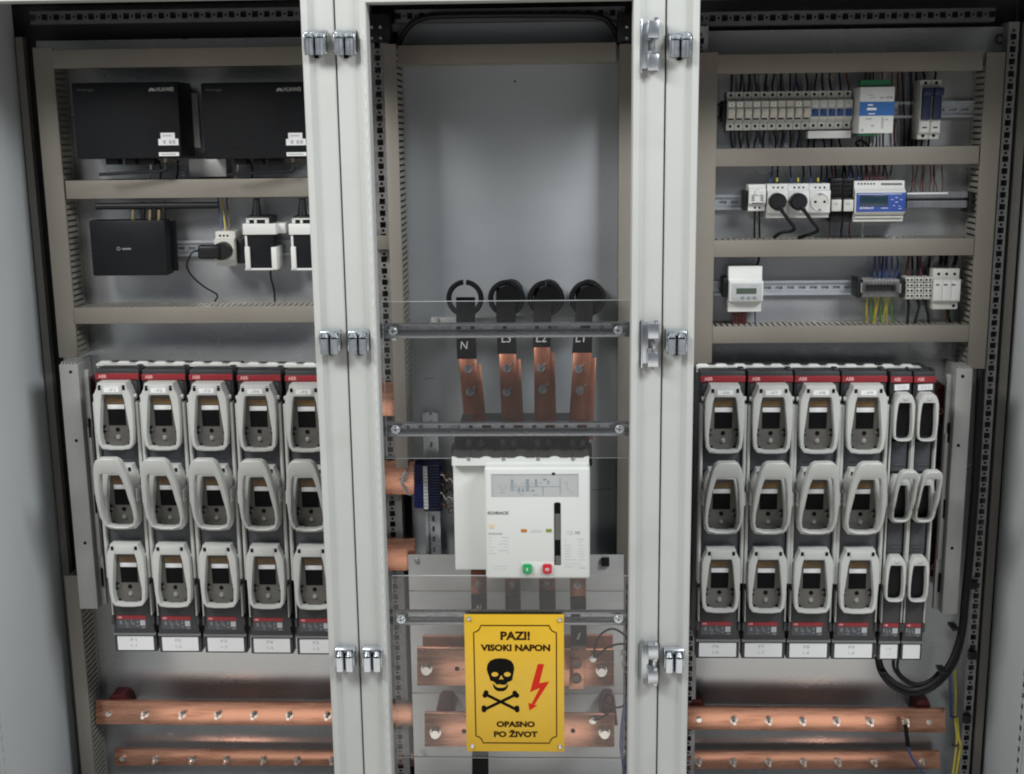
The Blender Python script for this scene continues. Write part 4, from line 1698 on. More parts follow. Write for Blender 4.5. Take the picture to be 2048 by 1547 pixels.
for k in range(3):
    px = 1811 + k * 18.5
    Y = .350
    root = pthing('distribution_block', '%s of three small grey distribution blocks left of the white surge arrester' % ['left', 'middle', 'right'][k], 'terminal block', px + 9, 598, .405, 'small grey distribution blocks')
    g = G()
    g.pbox(px, 555, px + 17.8, 599, Y + .008, .405, .0015)
    for j in range(4):
        g.pbox(px + 1, 556 + j * 10.6, px + 17, 564.5 + j * 10.6, Y + .002 * j, .39, .001)
    g.build('block_body', 'module_white', root)
    g = G()
    for j in range(4):
        for q in (5, 12.5):
            c = P3(px + q, 560.3 + j * 10.6, Y + .002 * j - .0004)
            g.cyl(c, c + Vector((0, .002, 0)), .0026, n=9)
    g.build('terminal_hole', 'slot_black', root)
# surge arrester
Y = .345
root = pthing('surge_arrester', 'white three pole surge arrester at the right end of the lowest row', 'surge arrester', 1895, 619, .405)
g = G()
g.pbox(1866, 538, 1919, 561, Y + .014, .405, .001)
g.pbox(1865, 600, 1915, 619, Y + .014, .405, .001)
g.pbox(1865, 559, 1921, 604, Y + .008, .405, .001)
g.build('base', 'module_white', root)
for j in range(3):
    g = G()
    g.pbox(1867 + j * 18, 561.5, 1884.6 + j * 18, 602, Y, Y + .012, .001)
    c_ = g.build('plug_in_module', 'white_plastic', root)
    g = G()
    g.pbox(1872 + j * 16, 569, 1879 + j * 16, 571.5, Y - .0005, Y + .001)
    g.build('status_window', 'slot_black', c_, 0)
g = G()
for j in range(3):
    c = P3(1877.5 + j * 16, 548.5, Y + .0135)
    g.cyl(c, c + Vector((0, .002, 0)), .0032, n=10)
c = P3(1907, 612, Y + .0135)
g.cyl(c, c + Vector((0, .002, 0)), .0034, n=10)
g.build('terminal_hole', 'slot_black', root)

# ---- control wires of the right bay
rw = random.Random(5)


def wrow(base, cat, xs, ya, yb, Ya, Yb, mats, r, lean, group, names):
    for i, px in enumerate(xs):
        m = mats[i % len(mats)]
        j = rw.uniform(-lean, lean)
        j2 = rw.uniform(-lean, lean) * .5
        wire('wire', base % names(i), cat, [(px + j, ya, Ya), (px + j * .7 + j2, ya * .6 + yb * .4, Ya * .5 + Yb * .5), (px + j2, ya * .25 + yb * .75, Yb), (px, yb, Yb)], r, m, group, res=4)


colour = {'black_cable': 'black', 'blue_wire': 'blue', 'red_wire': 'red', 'brown_wire': 'brown', 'navy_plastic': 'dark blue', 'white_wire': 'white', 'yellow_wire': 'yellow', 'green_wire': 'green'}
m_up = ['black_cable', 'black_cable', 'black_cable', 'navy_plastic', 'black_cable']
xs_up = [1462.5 + k * BW for k in range(10)]
wrow('wire entering the %s beige lever breaker from above', 'wire', xs_up, 144, 184, .40, .385, m_up, .0022, 4, 'wires above the beige lever breakers', lambda i: N10[i])
xs_dn = [1462.5 + k * BW for k in range(10)]
wrow('wire leaving the %s beige lever breaker downwards', 'wire', xs_dn, 296, 259, .40, .385, ['black_cable', 'black_cable', 'black_cable', 'navy_plastic', 'black_cable'], .0022, 5, 'wires below the beige lever breakers', lambda i: N10[i])
wrow('wire entering the %s blue lever breaker from above', 'wire', [1630 + k * BW for k in range(5)], 144, 184, .40, .385, ['black_cable', 'black_cable', 'black_cable', 'navy_plastic', 'brown_wire'], .0022, 5, 'wires above the blue lever breakers', lambda i: N10[i] if i < 4 else 'fifth')
wrow('wire hanging below the white strip under the %s blue lever breaker', 'wire', [1630 + k * BW for k in range(4)], 296, 274, .40, .385, ['black_cable'], .0020, 4, 'wires below the blue lever breakers', lambda i: N10[i])
wrow('%s wire from the left behind the white and blue power supply', 'wire', [1726, 1738, 1752, 1766, 1790, 1800, 1808, 1816, 1824, 1832], 144, 296, .405, .408, ['navy_plastic', 'brown_wire', 'black_cable', 'red_wire', 'red_wire', 'brown_wire', 'black_cable', 'black_cable', 'black_cable', 'black_cable'], .0020, 6, 'wires around the power supply', lambda i: ORD[i])
wrow('wire into the %s slim blue lever fuse holder from above', 'wire', [1849, 1869], 144, 162, .39, .38, ['black_cable'], .0022, 3, 'wires of the slim fuse holders', lambda i: ['left', 'right'][i])
wrow('wire below the %s slim blue lever fuse holder', 'wire', [1843, 1858], 296, 278, .40, .38, ['black_cable', 'navy_plastic'], .0022, 2, 'wires of the slim fuse holders', lambda i: ['left', 'right'][i])
wire('cable', 'black cable hooking under the white and blue power supply', 'cable', [(1718, 296, .38), (1712, 286, .36), (1722, 281, .345), (1732, 288, .36), (1740, 296, .38)], .0026, 'black_cable')
colour.update({'grey_strip': 'grey', 'violet_wire': 'grey blue'})
wrow('pale grey wire behind the top row rising beside the %s beige lever breaker', 'wire', [1470.5 + k * BW for k in range(10)], 144, 200, .408, .405, ['grey_strip', 'violet_wire', 'grey_strip'], .0019, 5, 'grey wires behind the top row', lambda i: N10[i])
wrow('pale grey wire behind the top row hanging beside the %s beige lever breaker', 'wire', [1470.5 + k * BW for k in range(10)], 296, 250, .408, .405, ['violet_wire', 'grey_strip', 'grey_strip'], .0019, 5, 'grey wires below the top row', lambda i: N10[i])
wrow('%s grey wire from the left crossing the gap right of the power supply', 'wire', [1794, 1804, 1813, 1820, 1828], 144, 296, .410, .412, ['grey_strip', 'violet_wire'], .0019, 7, 'grey wires right of the power supply', lambda i: ORD[i])
# row two, from above
xs2 = [1541, 1556, 1584, 1604, 1621, 1641, 1652]
wrow('%s thin wire from the left dropping from the duct onto the white sockets', 'wire', xs2, 331, 369, .40, .375, ['blue_wire', 'black_cable', 'blue_wire', 'black_cable', 'blue_wire', 'black_cable', 'navy_plastic'], .0019, 4, 'wires above the white sockets', lambda i: ORD[i])
for k, px in enumerate((1554, 1596, 1636)):
    g = G()
    a = P3(px, 356, .365)
    g.cyl(a, P3(px, 364, .365), .0022, n=8)
    tag(g.build('wire_ferrule', 'yellow_wire'), 'small yellow wire end on top of the %s white rail socket' % ['leftmost', 'middle', 'empty'][k], 'wire end', 'yellow wire ends on the sockets')
xs3 = [1664, 1672, 1684, 1690, 1697, 1706]
wrow('%s wire from the left dropping onto the two black relays', 'wire', xs3, 331, 358, .40, .378, ['red_wire', 'black_cable', 'black_cable', 'black_cable', 'blue_wire', 'navy_plastic'], .0021, 4, 'wires above the black relays', lambda i: ORD[i])
xs4 = [1716, 1722, 1729, 1735, 1742, 1749, 1755, 1761, 1767, 1773, 1779]
wrow('%s thin wire from the left dropping onto the blue faced controller', 'wire', xs4, 331, 363, .40, .375, ['blue_wire', 'black_cable', 'red_wire', 'red_wire', 'brown_wire', 'red_wire', 'red_wire', 'brown_wire', 'red_wire', 'navy_plastic', 'brown_wire'], .0016, 5, 'wires above the blue faced controller', lambda i: ORD[i])
xs5 = [1822, 1832, 1840, 1846, 1858, 1866, 1875, 1884]
wrow('%s thin reddish wire from the left above the long grey terminal strip', 'wire', xs5, 331, 385, .405, .385, ['red_wire', 'brown_wire', 'brown_wire', 'red_wire', 'red_wire', 'brown_wire', 'red_wire', 'brown_wire'], .0013, 8, 'wires above the grey terminal strip', lambda i: ORD[i])
wrow('%s of two dark wires hanging below the small white thermostat', 'wire', [1509, 1519], 478, 421, .40, .375, ['black_cable'], .0021, 1, 'wires below the thermostat', lambda i: ['left', 'right'][i])
wrow('%s wire from the left hanging below the two black relays', 'wire', [1660, 1685, 1700, 1727], 478, 443, .40, .385, ['brown_wire', 'black_cable', 'red_wire', 'white_wire'], .0018, 3, 'wires below the black relays', lambda i: ORD[i])
# row three
wrow('%s yellow green earth wire from the left below the clear lid terminal block', 'earth wire', [1734, 1742, 1749, 1756, 1763, 1769, 1777, 1786], 654, 595, .395, .375, ['yellow_wire', 'green_wire', 'yellow_wire', 'yellow_wire', 'green_wire', 'yellow_wire', 'yellow_wire', 'green_wire'], .0019, 6, 'yellow green earth wires', lambda i: ORD[i])
wrow('%s blue wire from the left above the clear lid terminal block', 'wire', [1750, 1757, 1763, 1769, 1776, 1783, 1790], 513, 562, .40, .385, ['blue_wire', 'blue_wire', 'navy_plastic', 'blue_wire', 'blue_wire'], .0020, 5, 'blue wires above the clear lid terminal block', lambda i: ORD[i])
wrow('%s black cable from the left below the three grey distribution blocks', 'cable', [1816, 1834, 1852], 652, 598, .375, .375, ['black_cable'], .0030, -8, 'cables below the distribution blocks', lambda i: ORD[i])
wrow('%s wire from the left above the three grey distribution blocks', 'wire', [1816, 1823, 1836, 1843, 1856], 513, 557, .40, .385, ['red_wire', 'black_cable', 'black_cable', 'red_wire', 'black_cable'], .0026, 4, 'wires above the distribution blocks', lambda i: ORD[i])
wrow('%s thick black cable from the left entering the white surge arrester', 'cable', [1877, 1892, 1907], 513, 540, .39, .375, ['black_cable'], .0045, 5, 'cables above the surge arrester', lambda i: ORD[i])
wire('cable', 'black cable below the white surge arrester bending into the duct', 'cable', [(1897, 618, .375), (1897, 634, .375), (1902, 648, .385), (1912, 656, .395)], .0032, 'black_cable')
wire('wire', 'brown wire below the white surge arrester beside the black cable', 'wire', [(1892, 618, .375), (1892, 655, .385)], .002, 'brown_wire')
wrow('%s red wire from the left below the white meter', 'wire', [1467, 1473, 1479, 1485, 1491], 655, 623, .39, .375, ['red_wire', 'brown_wire', 'red_wire', 'red_wire', 'red_wire'], .0026, 1, 'red wires below the white meter', lambda i: ORD[i])
wire('wire', 'single blue wire below the white meter, right of the red ones', 'wire', [(1510, 623, .375), (1511, 655, .385)], .0016, 'blue_wire')
wire('wire', 'short black wire rising from the top of the white meter', 'wire', [(1508, 537, .37), (1516, 526, .385), (1518, 513, .40)], .0024, 'black_cable')


# ================================================================== middle bay: incoming bars
def pquad(g, tl, tr, br, bl, th, b=.0008):
    c = [P3(*q) for q in (bl, br, tr, tl)]
    n = (c[1] - c[0]).cross(c[3] - c[0]).normalized()
    if n.y < 0:
        n = -n
    vs, _ = g._faces([tuple(v) for v in c] + [tuple(v + n * th) for v in c],
                     [(0, 1, 2, 3), (7, 6, 5, 4)] + [(i, i + 4, (i + 1) % 4 + 4, (i + 1) % 4) for i in range(4)])
    if b:
        g._bev(vs, b, 2)
    return g


def ring_sensor(px, py, r, label, gap):
    c = P3(px, py, .285)
    rr = r / 905
    root = thing('current_sensor', label, 'current sensor', c + Vector((0, .01, -rr)), 'black ring current sensors')
    g = G()
    n = 40
    a0, a1 = (R(90 + gap), R(450 - gap)) if gap else (R(90), R(450))
    V, m = [], 10
    for i in range(n + 1):
        t = a0 + (a1 - a0) * i / n
        d = Vector((math.cos(t), 0, math.sin(t)))
        for k in range(m):
            q = 2 * math.pi * k / m
            V.append(c + d * (rr - .0056 + .0056 * math.cos(q)) + Vector((0, .0075 * math.sin(q), 0)))
    fs = []
    for i in range(n):
        for k in range(m):
            fs.append((i * m + k, i * m + (k + 1) % m, (i + 1) * m + (k + 1) % m, (i + 1) * m + k))
    fs += [tuple(range(m)), tuple(range((n + 1) * m - 1, n * m - 1, -1))]
    g._faces(V, fs)
    if not gap:
        bmesh.ops.remove_doubles(g.bm, verts=g.bm.verts[:], dist=1e-6)
    g.build('sensor_ring', 'black_plastic', root)
    if gap != 5:
        x_, z_ = c.x + .0055, c.z
        g = G()
        g.cyl((x_, .279, z_), (x_, .40, z_), rr - .0118, n=24)
        g.build('cable_core', 'black_sleeve', root)
    return root


for px, py, r, lab, gap in ((930, 597, 36, 'leftmost black ring, thin and open at its top', 5), (1013, 597, 35.5, 'second black ring from the left above the copper lugs', 0), (1092, 597, 35, 'third black ring from left with a small notch on top', 3), (1175, 597, 35, 'rightmost black ring above the copper lugs', 0)):
    ring_sensor(px, py, r, lab, gap)


def feeder(label, letter, tx0, tx1, ty, bx0, bx1, by, ct, cb, lx0, lx1, bolts, lett, back=None, fill=None):
    """flat bar: black sleeve coming out of the ring and its copper lug"""
    root = pthing('feeder_bar', label, 'busbar', (bx0 + bx1) / 2, cb, .30, 'sleeved feeder bars')
    g = G()
    pquad(g, (tx0, ty, .30), (tx1, ty, .30), (tx1, ty + 50, .262), (tx0, ty + 50, .262), .012, .002)
    pquad(g, (tx0, ty + 48, .262), (tx1, ty + 48, .262), (bx1, by, .240), (bx0, by, .240), .012, .002)
    sl = g.build('black_sleeve', 'black_sleeve', root)
    g = G()
    pquad(g, (bx0 + 3, ct, .236), (bx1 - 1, ct, .236), (lx1, cb, .205), (lx0, cb, .205), .006, .001)
    cu = g.build('copper_lug', 'copper_dark', root)
    if back:
        g = G()
        pquad(g, (bx0 + 18, ct + 10, .262), (bx1 + 8, ct + 10, .262), (lx1 + 14, 878, .215), (lx0 + 16, 878, .215), .006, .001)
        g.build('rear_strip', 'copper_dark', root)
    for bx, by_ in bolts:
        t = (by_ - ct) / (cb - ct)
        Y = .236 + (.205 - .236) * t - .001
        x, z = Wp(bx, by_, Y)
        g = G()
        g.cyl((x, Y - .002, z), (x, Y + .002, z), .0085, n=16)
        g.cyl((x, Y - .009, z), (x, Y - .002, z), .0068, n=6)
        g.cyl((x, Y - .022, z + .001), (x, Y - .009, z), .0040, n=10)
        g.cyl((x + .002, Y - .012, z + .002), (x + .013, Y - .022, z + .015), .0017, n=8)  # added tilted rod, shaped after the bright glint on the bolt
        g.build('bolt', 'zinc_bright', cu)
    x0, x1, z0, z1 = rect(*lett, .242)
    text(letter, (x0 + x1) / 2, (z0 + z1) / 2, x1 - x0, z1 - z0, .2385, 'lettering_white', sl, name='chalk_lettering', bold=.0, shear=.12)
    return root


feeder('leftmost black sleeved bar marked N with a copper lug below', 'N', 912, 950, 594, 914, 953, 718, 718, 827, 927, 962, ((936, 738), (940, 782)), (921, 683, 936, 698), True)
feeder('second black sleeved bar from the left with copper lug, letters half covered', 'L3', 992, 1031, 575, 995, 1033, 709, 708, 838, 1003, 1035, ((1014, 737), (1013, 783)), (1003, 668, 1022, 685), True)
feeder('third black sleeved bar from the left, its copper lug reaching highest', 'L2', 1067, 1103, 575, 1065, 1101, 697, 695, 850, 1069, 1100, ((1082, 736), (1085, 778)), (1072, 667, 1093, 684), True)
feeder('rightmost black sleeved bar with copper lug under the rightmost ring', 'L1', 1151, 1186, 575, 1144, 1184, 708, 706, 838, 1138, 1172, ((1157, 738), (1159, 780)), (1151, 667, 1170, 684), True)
# clamp rail behind the sleeves
g = G()
g.pbox(862, 636, 1186, 650, .33, .36, .001)
g.pbox(862, 636, 876, 646, .325, .33, .001)
tag(g.build('support_rail', 'zinc_pale'), 'pale horizontal support rail behind the black sleeved bars', 'support rail')
# black cable arching along the top of the middle bay
wire('cable', 'black cable arching along the top of the middle bay behind the duct', 'cable', [(796, 92, .385), (806, 70, .385), (822, 50, .38), (845, 38, .375), (880, 33, .372), (1000, 31, .372), (1150, 31, .372), (1195, 34, .372), (1216, 44, .378), (1230, 64, .385), (1242, 92, .385)], .0058, 'black_cable', n=10)

# ================================================================== white circuit breaker
YC, YS = .012, .062
root = pthing('circuit_breaker', 'big white circuit breaker with green and red buttons between the clear sheets', 'circuit breaker', 1042, 1157, .30)
CB = root
# black terminal head
x0, x1, z0, z1 = rect(909, 874, 1178, 916, .13)
g = G()
g.box(x0, x1, .13, .36, Wp(1040, 1100, .13)[1], z1, .003)
for k in range(5):
    px = 909 + k * (269 / 4)
    xx = Wp(px, 900, .115)[0]
    g.box(xx - .006, xx + .006, .105, .14, z0 - .01, z1 - .012, .003)
th_ = g.build('terminal_head', 'black_plastic', root)
for px in (938, 962, 1006, 1028, 1075, 1097, 1146, 1165):
    x, z = Wp(px, 884, .125)
    g = G()
    g.cyl((x, .118, z), (x, .132, z), .0065, n=6)
    g.cyl((x, .108, z), (x, .118, z), .0035, n=8)
    g.build('terminal_bolt', 'zinc_frame', th_)
# body left of the cover
x0, x1, z0, z1 = rect(904, 924, 1176, 1139, YS)
g = G()
xl = Wp(908, 1030, YS)[0]
xr = Wp(1174, 1030, YS)[0]
g.prismx([(YS, z0), (YS, z1 - .008), (YS + .008, z1), (.20, z1 + .002), (.20, z0)], xl, xr, .003)
g.build('housing', 'white_breaker', root)
# scalloped rim along the top
g = G()
xl2, zr0 = Wp(904, 930, .044)
xr2, zr1 = Wp(1178, 916, .044)
pts = [(xl2, zr0), (xr2, zr0)]
N = 64
for i in range(N + 1):
    t = 1 - i / N
    x = xl2 + (xr2 - xl2) * t
    w_ = t * 4 + .5
    f = w_ - math.floor(w_)
    bump_ = max(0, 1 - ((f - .5) / .16) ** 2) ** .5 if abs(f - .5) < .16 else 0
    b2 = .45 if .0 < f < .12 or f > .88 else 0
    pts.append((x, zr1 + .0042 * max(bump_, b2)))
g.prism(pts, .044, YS + .05)
rim = g.build('top_rim', 'white_breaker', root)
for px in (937, 1007, 1076, 1146):
    x, z = Wp(px, 917, .043)
    g = G()
    g.cyl((x, .0434, z), (x, .047, z), .0040, n=14)
    g.build('rim_screw', 'zinc_frame', rim)
# protruding front cover
x0, x1, z0, z1 = rect(970, 933, 1180, 1157, YC)
g = G()
g.box(x0, x1, YC, YS + .004, z0, z1, .006, 3)
cov = g.build('front_cover', 'white_breaker', root)
g = G()
g.pbox(984, 948, 1156, 992, YC - .0004, YC + .001)
dp = g.build('display_panel', 'panel_grey', cov)
g = G()
g.pbox(984, 946.2, 1156, 948, YC - .0012, YC + .001)
g.pbox(983, 946, 984.4, 992, YC - .0012, YC + .001)
g.pbox(1155.6, 946, 1157, 992, YC - .0008, YC + .001)
g.build('panel_edge', 'ink_grey', dp, 0)
g = G()
for a, b, c, d in ((1022, 958, 1026, 980), (1052, 957, 1058, 981), (1070, 957, 1074, 972), (1036, 975, 1040, 983), (1044, 975, 1048, 982), (1063, 978, 1069, 981), (1086, 956, 1093, 959), (1095, 960, 1098, 967)):
    g.pbox(a, b, c, d, YC - .0010, YC)
for a, b, c, d in ((1020, 971.5, 1120, 972.2), (1086, 972, 1086.7, 990), (1120, 954, 1120.7, 988)):
    g.pbox(a, b, c, d, YC - .0009, YC)
g.build('panel_diagram', 'diagram', dp, 0)
g = G()
g.prism([Wp(998, 966, YC), Wp(1013, 966, YC), Wp(1012, 974, YC), Wp(1007, 978, YC), Wp(1004, 978, YC), Wp(999, 974, YC)], YC - .0010, YC)
for y in (966.5, 972.3, 978):
    g.pbox(1022 - .5, y - 1, 1026, y + 1, YC - .0014, YC)
    g.pbox(1028, y - .7, 1032, y + .7, YC - .0014, YC)
for a, b, c, d in ((1043, 964, 1049, 965.5), (1062, 963.5, 1066, 965.5), (1078, 963, 1083, 965), (1041, 985, 1046, 987), (1066, 986, 1073, 988.5), (1001, 982, 1009, 983.5)):
    g.pbox(a, b, c, d, YC - .0012, YC)
for a, b in (((1129, 963), (1135, 963)), ((1135, 963), (1135, 978)), ((1135, 978), (1147, 984))):
    p, q = P3(*a, YC - .0006), P3(*b, YC - .0006)
    g.tube([p, q], .0004, n=4)
g.build('panel_symbols', 'ink_grey', dp, 0)
g = G()
g.pbox(1104, 944, 1110, 948.5, YC - .0015, YC, .0004)
g.build('panel_catch', 'slot_black', dp)
# slot of the charging handle
x0, x1, z0, z1 = rect(1108.5, 1003, 1121.5, 1128, YC)
xm, hw = (x0 + x1) / 2, (x1 - x0) / 2
pts = []
for k in range(9):
    t = math.pi * k / 8
    pts.append((xm + hw * math.cos(t), z1 - hw * .4 + hw * .4 * math.sin(t)))
pts += [(x0, z0), (x1, z0)]
g = G()
g.prism(pts, YC - .0008, YC + .001)
sl = g.build('charging_slot', 'slot_black', cov)
g = G()
g.pbox(1110, 1026, 1120.5, 1078, YC - .0016, YC)
g.pbox(1111, 1110, 1121, 1127.5, YC - .0016, YC)
g.build('charging_handle', 'handle_grey', sl)
for a, b, c, d, m, nm in ((1042, 1057, 1053.5, 1063, 'orange_tab', 'spring_indicator'), (1092, 1056.7, 1103.5, 1062.8, 'olive_tab', 'status_indicator')):
    g = G()
    g.pbox(a, b, c, d, YC - .0008, YC + .001)
    g.build(nm, m, cov)
g = G()
g.pbox(1044, 1123, 1108, 1147, YC - .0008, YC + .001, .0005)
g.build('button_plate', 'white_breaker', cov)
for a, m, nm, tx in ((1045, 'green_button', 'close_button', 'I'), (1085, 'red_button', 'open_button', 'O')):
    x0, x1, z0, z1 = rect(a, 1125.5, a + 19, 1144.5, YC)
    g = G()
    r_ = .0045
    pp = []
    for cx_, cz_, a0 in ((x1 - r_, z1 - r_, 0), (x0 + r_, z1 - r_, 90), (x0 + r_, z0 + r_, 180), (x1 - r_, z0 + r_, 270)):
        for k in range(5):
            t = R(a0 + 22.5 * k)
            pp.append((cx_ + r_ * math.cos(t), cz_ + r_ * math.sin(t)))
    g.prism(pp, YC - .0065, YC, .0012)
    bt = g.build(nm, m, cov)
    ww = (x1 - x0) * (.10 if tx == 'I' else .36)
    text(tx, (x0 + x1) / 2, (z0 + z1) / 2, ww, (x1 - x0) * (.34 if tx == 'I' else .30), YC - .0070, 'lettering_white', bt, name='button_lettering', bold=.03)
ptext('SCHRACK', 974.5, 1021.5, 1018, 1027.5, YC - .0006, 'brandgrey', cov, name='brand_lettering', bold=.02, shear=.25)
g = G()
g.pbox(978, 1047, 988, 1055, YC - .0006, YC + .001)
g.build('warning_mark', 'beige_mark', cov)
ptext('CE', 1134, 1060, 1146, 1067, YC - .0006, 'ink_faint', cov, name='mark_lettering')
g = G()
rr_ = random.Random(8)
Z = lambda zx, zy: (960 + zx / 6.19, 920 + zy / 6.19)


def dash(zx0, zx1, zy, h=14):
    x = zx0
    while x < zx1:
        w_ = rr_.uniform(10, 26)
        a, b = Z(x, zy - h / 2)
        c, d = Z(min(x + w_, zx1), zy + h / 2)
        g.pbox(a, b, c, d, YC - .0005, YC)
        x += w_ + rr_.uniform(3, 7)


for zy, a, b, c in ((947, 108, 138, 275), (990, 108, 134, 282), (1027, 108, 132, 235), (1066, 108, 178, 305), (1107, 108, 160, 232), (1145, 108, 205, 325)):
    dash(a, b, zy, 12)
    dash(c, 352, zy, 14)
for zy in (1043, 1082, 1117, 1150, 1185):
    dash(1050, 1125, zy, 14)
    dash(1215, 1292, zy, 14)
dash(1045, 1065, 968, 12); dash(1200, 1295, 968, 12); dash(1050, 1065, 1003, 12); dash(1225, 1270, 1003, 13)
dash(1050, 1190, 1222, 14); dash(1215, 1295, 1222, 14)
for zy, e_ in ((1262, 1230), (1290, 1275), (1315, 1175)):
    dash(1045, e_, zy, 9)
for zy in (1300, 1333):
    dash(165, 200, zy, 14); dash(220, 325, zy, 14)
g.build('small_print', 'ink_faint', cov, 0)
g = G()
dash(105, 275, 903, 20); dash(1178, 1238, 890, 34); dash(1225, 1308, 1327, 9)
a, b = Z(630, 878); c, d = Z(770, 884)
g.pbox(a, b, c, d, YC - .0005, YC)
a, b = Z(630, 856); c, d = Z(770, 858)
g.pbox(a, b, c, d, YC - .0005, YC)
g.build('bold_print', 'ink_grey', cov, 0)
# lower copper terminals with black sleeved tails
for k, (a, b, c, d, e_, lab) in enumerate(((942, 973, 1140, 1188, 1640, 'first'), (1010, 1041, 1140, 1192, 1400, 'second'), (1078, 1111, 1140, 1180, 1400, 'third'), (1140, 1172, 1140, 1193, 1291, 'last'))):
    r2 = pthing('tail_bar', 'black sleeved copper bar below the breaker, %s from the left' % lab if k < 3 else 'black sleeved copper bar below the breaker, rightmost, ending in a drilled copper plate', 'busbar', (a + b) / 2, d, .24, 'sleeved bars below the breaker')
    g = G()
    g.pbox(a, c, b, d + 4, .160, .168, .001)
    cu = g.build('copper_lug', 'copper_dark', r2)
    bolt(cu, (a + b) / 2 - 1, 1168, .160, .9)
    g = G()
    pquad(g, (a, d, .157), (b, d, .157), (b + 2, min(e_, 1290), .185), (a + 2, min(e_, 1290), .185), .012, .002)
    if e_ > 1300:
        pquad(g, (a + 2, 1288, .185), (b + 3, 1288, .185), (b + 4, e_, .185), (a + 2, e_, .185), .012, .002)
    slv = g.build('black_sleeve', 'black_sleeve', r2)
    if k == 0:
        x0, x1, z0, z1 = rect(952, 1207, 962, 1216, .165)
        text('A1', (x0 + x1) / 2, (z0 + z1) / 2, x1 - x0, z1 - z0, .1625, 'lettering_white', slv, name='chalk_lettering', shear=.1)
    if k == 3:
        x0, x1, z0, z1 = rect(1153, 1262, 1162, 1275, .182)
        text('1', (x0 + x1) / 2, (z0 + z1) / 2, x1 - x0, z1 - z0, .1755, 'lettering_white', slv, name='chalk_lettering', shear=.15)
        g = G()
        pquad(g, (1142, 1291, .182), (1172, 1291, .182), (1169, 1377, .175), (1138, 1377, .175), .008, .001)
        pl = g.build('drilled_plate', 'copper', r2)
        for py in (1325, 1355):
            x, z = Wp(1153, py, .178)
            g = G()
            g.ring(round_poly((x, z), .0115, 20), round_poly((x, z), .0080, 20), .1735, .182, .0006)
            g.build('bushing', 'copper_dark', pl)
            g = G()
            g.cyl((x, .1755, z), (x, .181, z), .0080, n=18)
            g.build('hole', 'zinc_frame', pl)

# ================================================================== blue terminal block and its wires
root = pthing('terminal_block', 'blue terminal block with white marker strip left of the white breaker', 'terminal block', 855, 1023, .40)
g = G()
g.pbox(829, 928, 846, 1016, .352, .40, .003)
for k in range(16):
    g.pbox(828, 929 + k * 5.4, 847, 932.4 + k * 5.4, .349, .356)
g.build('terminal_row', 'terminal_blue', root)
g = G()
g.pbox(846, 926, 884, 1022, .344, .40, .003)
for k in range(16):
    g.pbox(857, 929 + k * 5.6, 878, 932.4 + k * 5.6, .340, .346)
g.build('block_body', 'navy_plastic', root)
g = G()
g.pbox(847, 932, 855.5, 1017, .338, .346)
st = g.build('marker_strip', 'card_white', root)
g = G()
for k in range(12):
    g.pbox(848.5, 935 + k * 6.8, 854, 937 + k * 6.8, .3374, .3384)
g.build('strip_print', 'ink_grey', st, 0)
rw = random.Random(21)
for k in range(6):
    y0 = 935 + k * 5
    wire('wire', '%s white wire from the top looping left of the blue terminal block' % ORD[k], 'wire', [(830, y0, .36), (818 - k, y0 + 2, .35), (804 - k * .6 + rw.uniform(-2, 2), 950 + k * 3, .345), (810 + k, 972 + k * 3, .35), (830, 968 + k * 4, .36)], .0011, 'white_wire', 'white wires left of the blue terminal block')
for k in range(9):
    y0 = 942 + k * 8
    m = ['brown_wire', 'white_wire', 'black_cable', 'brown_wire', 'black_cable', 'white_wire', 'brown_wire', 'black_cable', 'brown_wire'][k]
    wire('wire', '%s thin %s wire from the top between blue terminal block and white breaker' % (ORD[k], colour[m]), 'wire', [(879, y0, .35), (886, y0 + rw.uniform(-6, 6), .335), (893 + rw.uniform(-3, 3), y0 + 14 + rw.uniform(-5, 8), .33), (898 + rw.uniform(-3, 3), y0 + 8 + rw.uniform(-8, 14), .32), (908, min(y0 + 16, 1040), .30)], .0012, m, 'wires between the blue terminal block and the breaker')

# ================================================================== lower base plate and earth bars of the middle bay
x0, x1, z0, z1 = rect(824, 1108, 1246, 1640, .335)
root = thing('base_plate', 'pale metal base plate behind the yellow sign and the lower copper bars', 'metal plate', ((x0 + x1) / 2, .34, z0))
g = G()
zs = Wp(1030, 1181, .335)[1]
zs2 = Wp(1030, 1386, .335)[1]
g.box(x0, x1, .335, .338, zs + .001, z1, .0008)
g.box(x0, x1, .335, .338, zs2 + .001, zs - .001, .0008)
g.box(x0, x1, .335, .338, z0, zs2 - .001, .0008)
g.build('plate', 'zinc_pale', root)
for px, py in ((833, 1119), (846, 1502), (1247, 1302), (1249, 1325), (1248, 1500)):
    x, z = Wp(px, py, .335)
    g = G()
    g.cyl((x, .330, z), (x, .335, z), .0048, .0052, n=14)
    g.build('screw_head', 'zinc_bright', root)
g = G()
g.pbox(1203, 1115, 1219, 1132, .325, .336, .002)
b_ = g.build('square_knob', 'black_plastic', root)

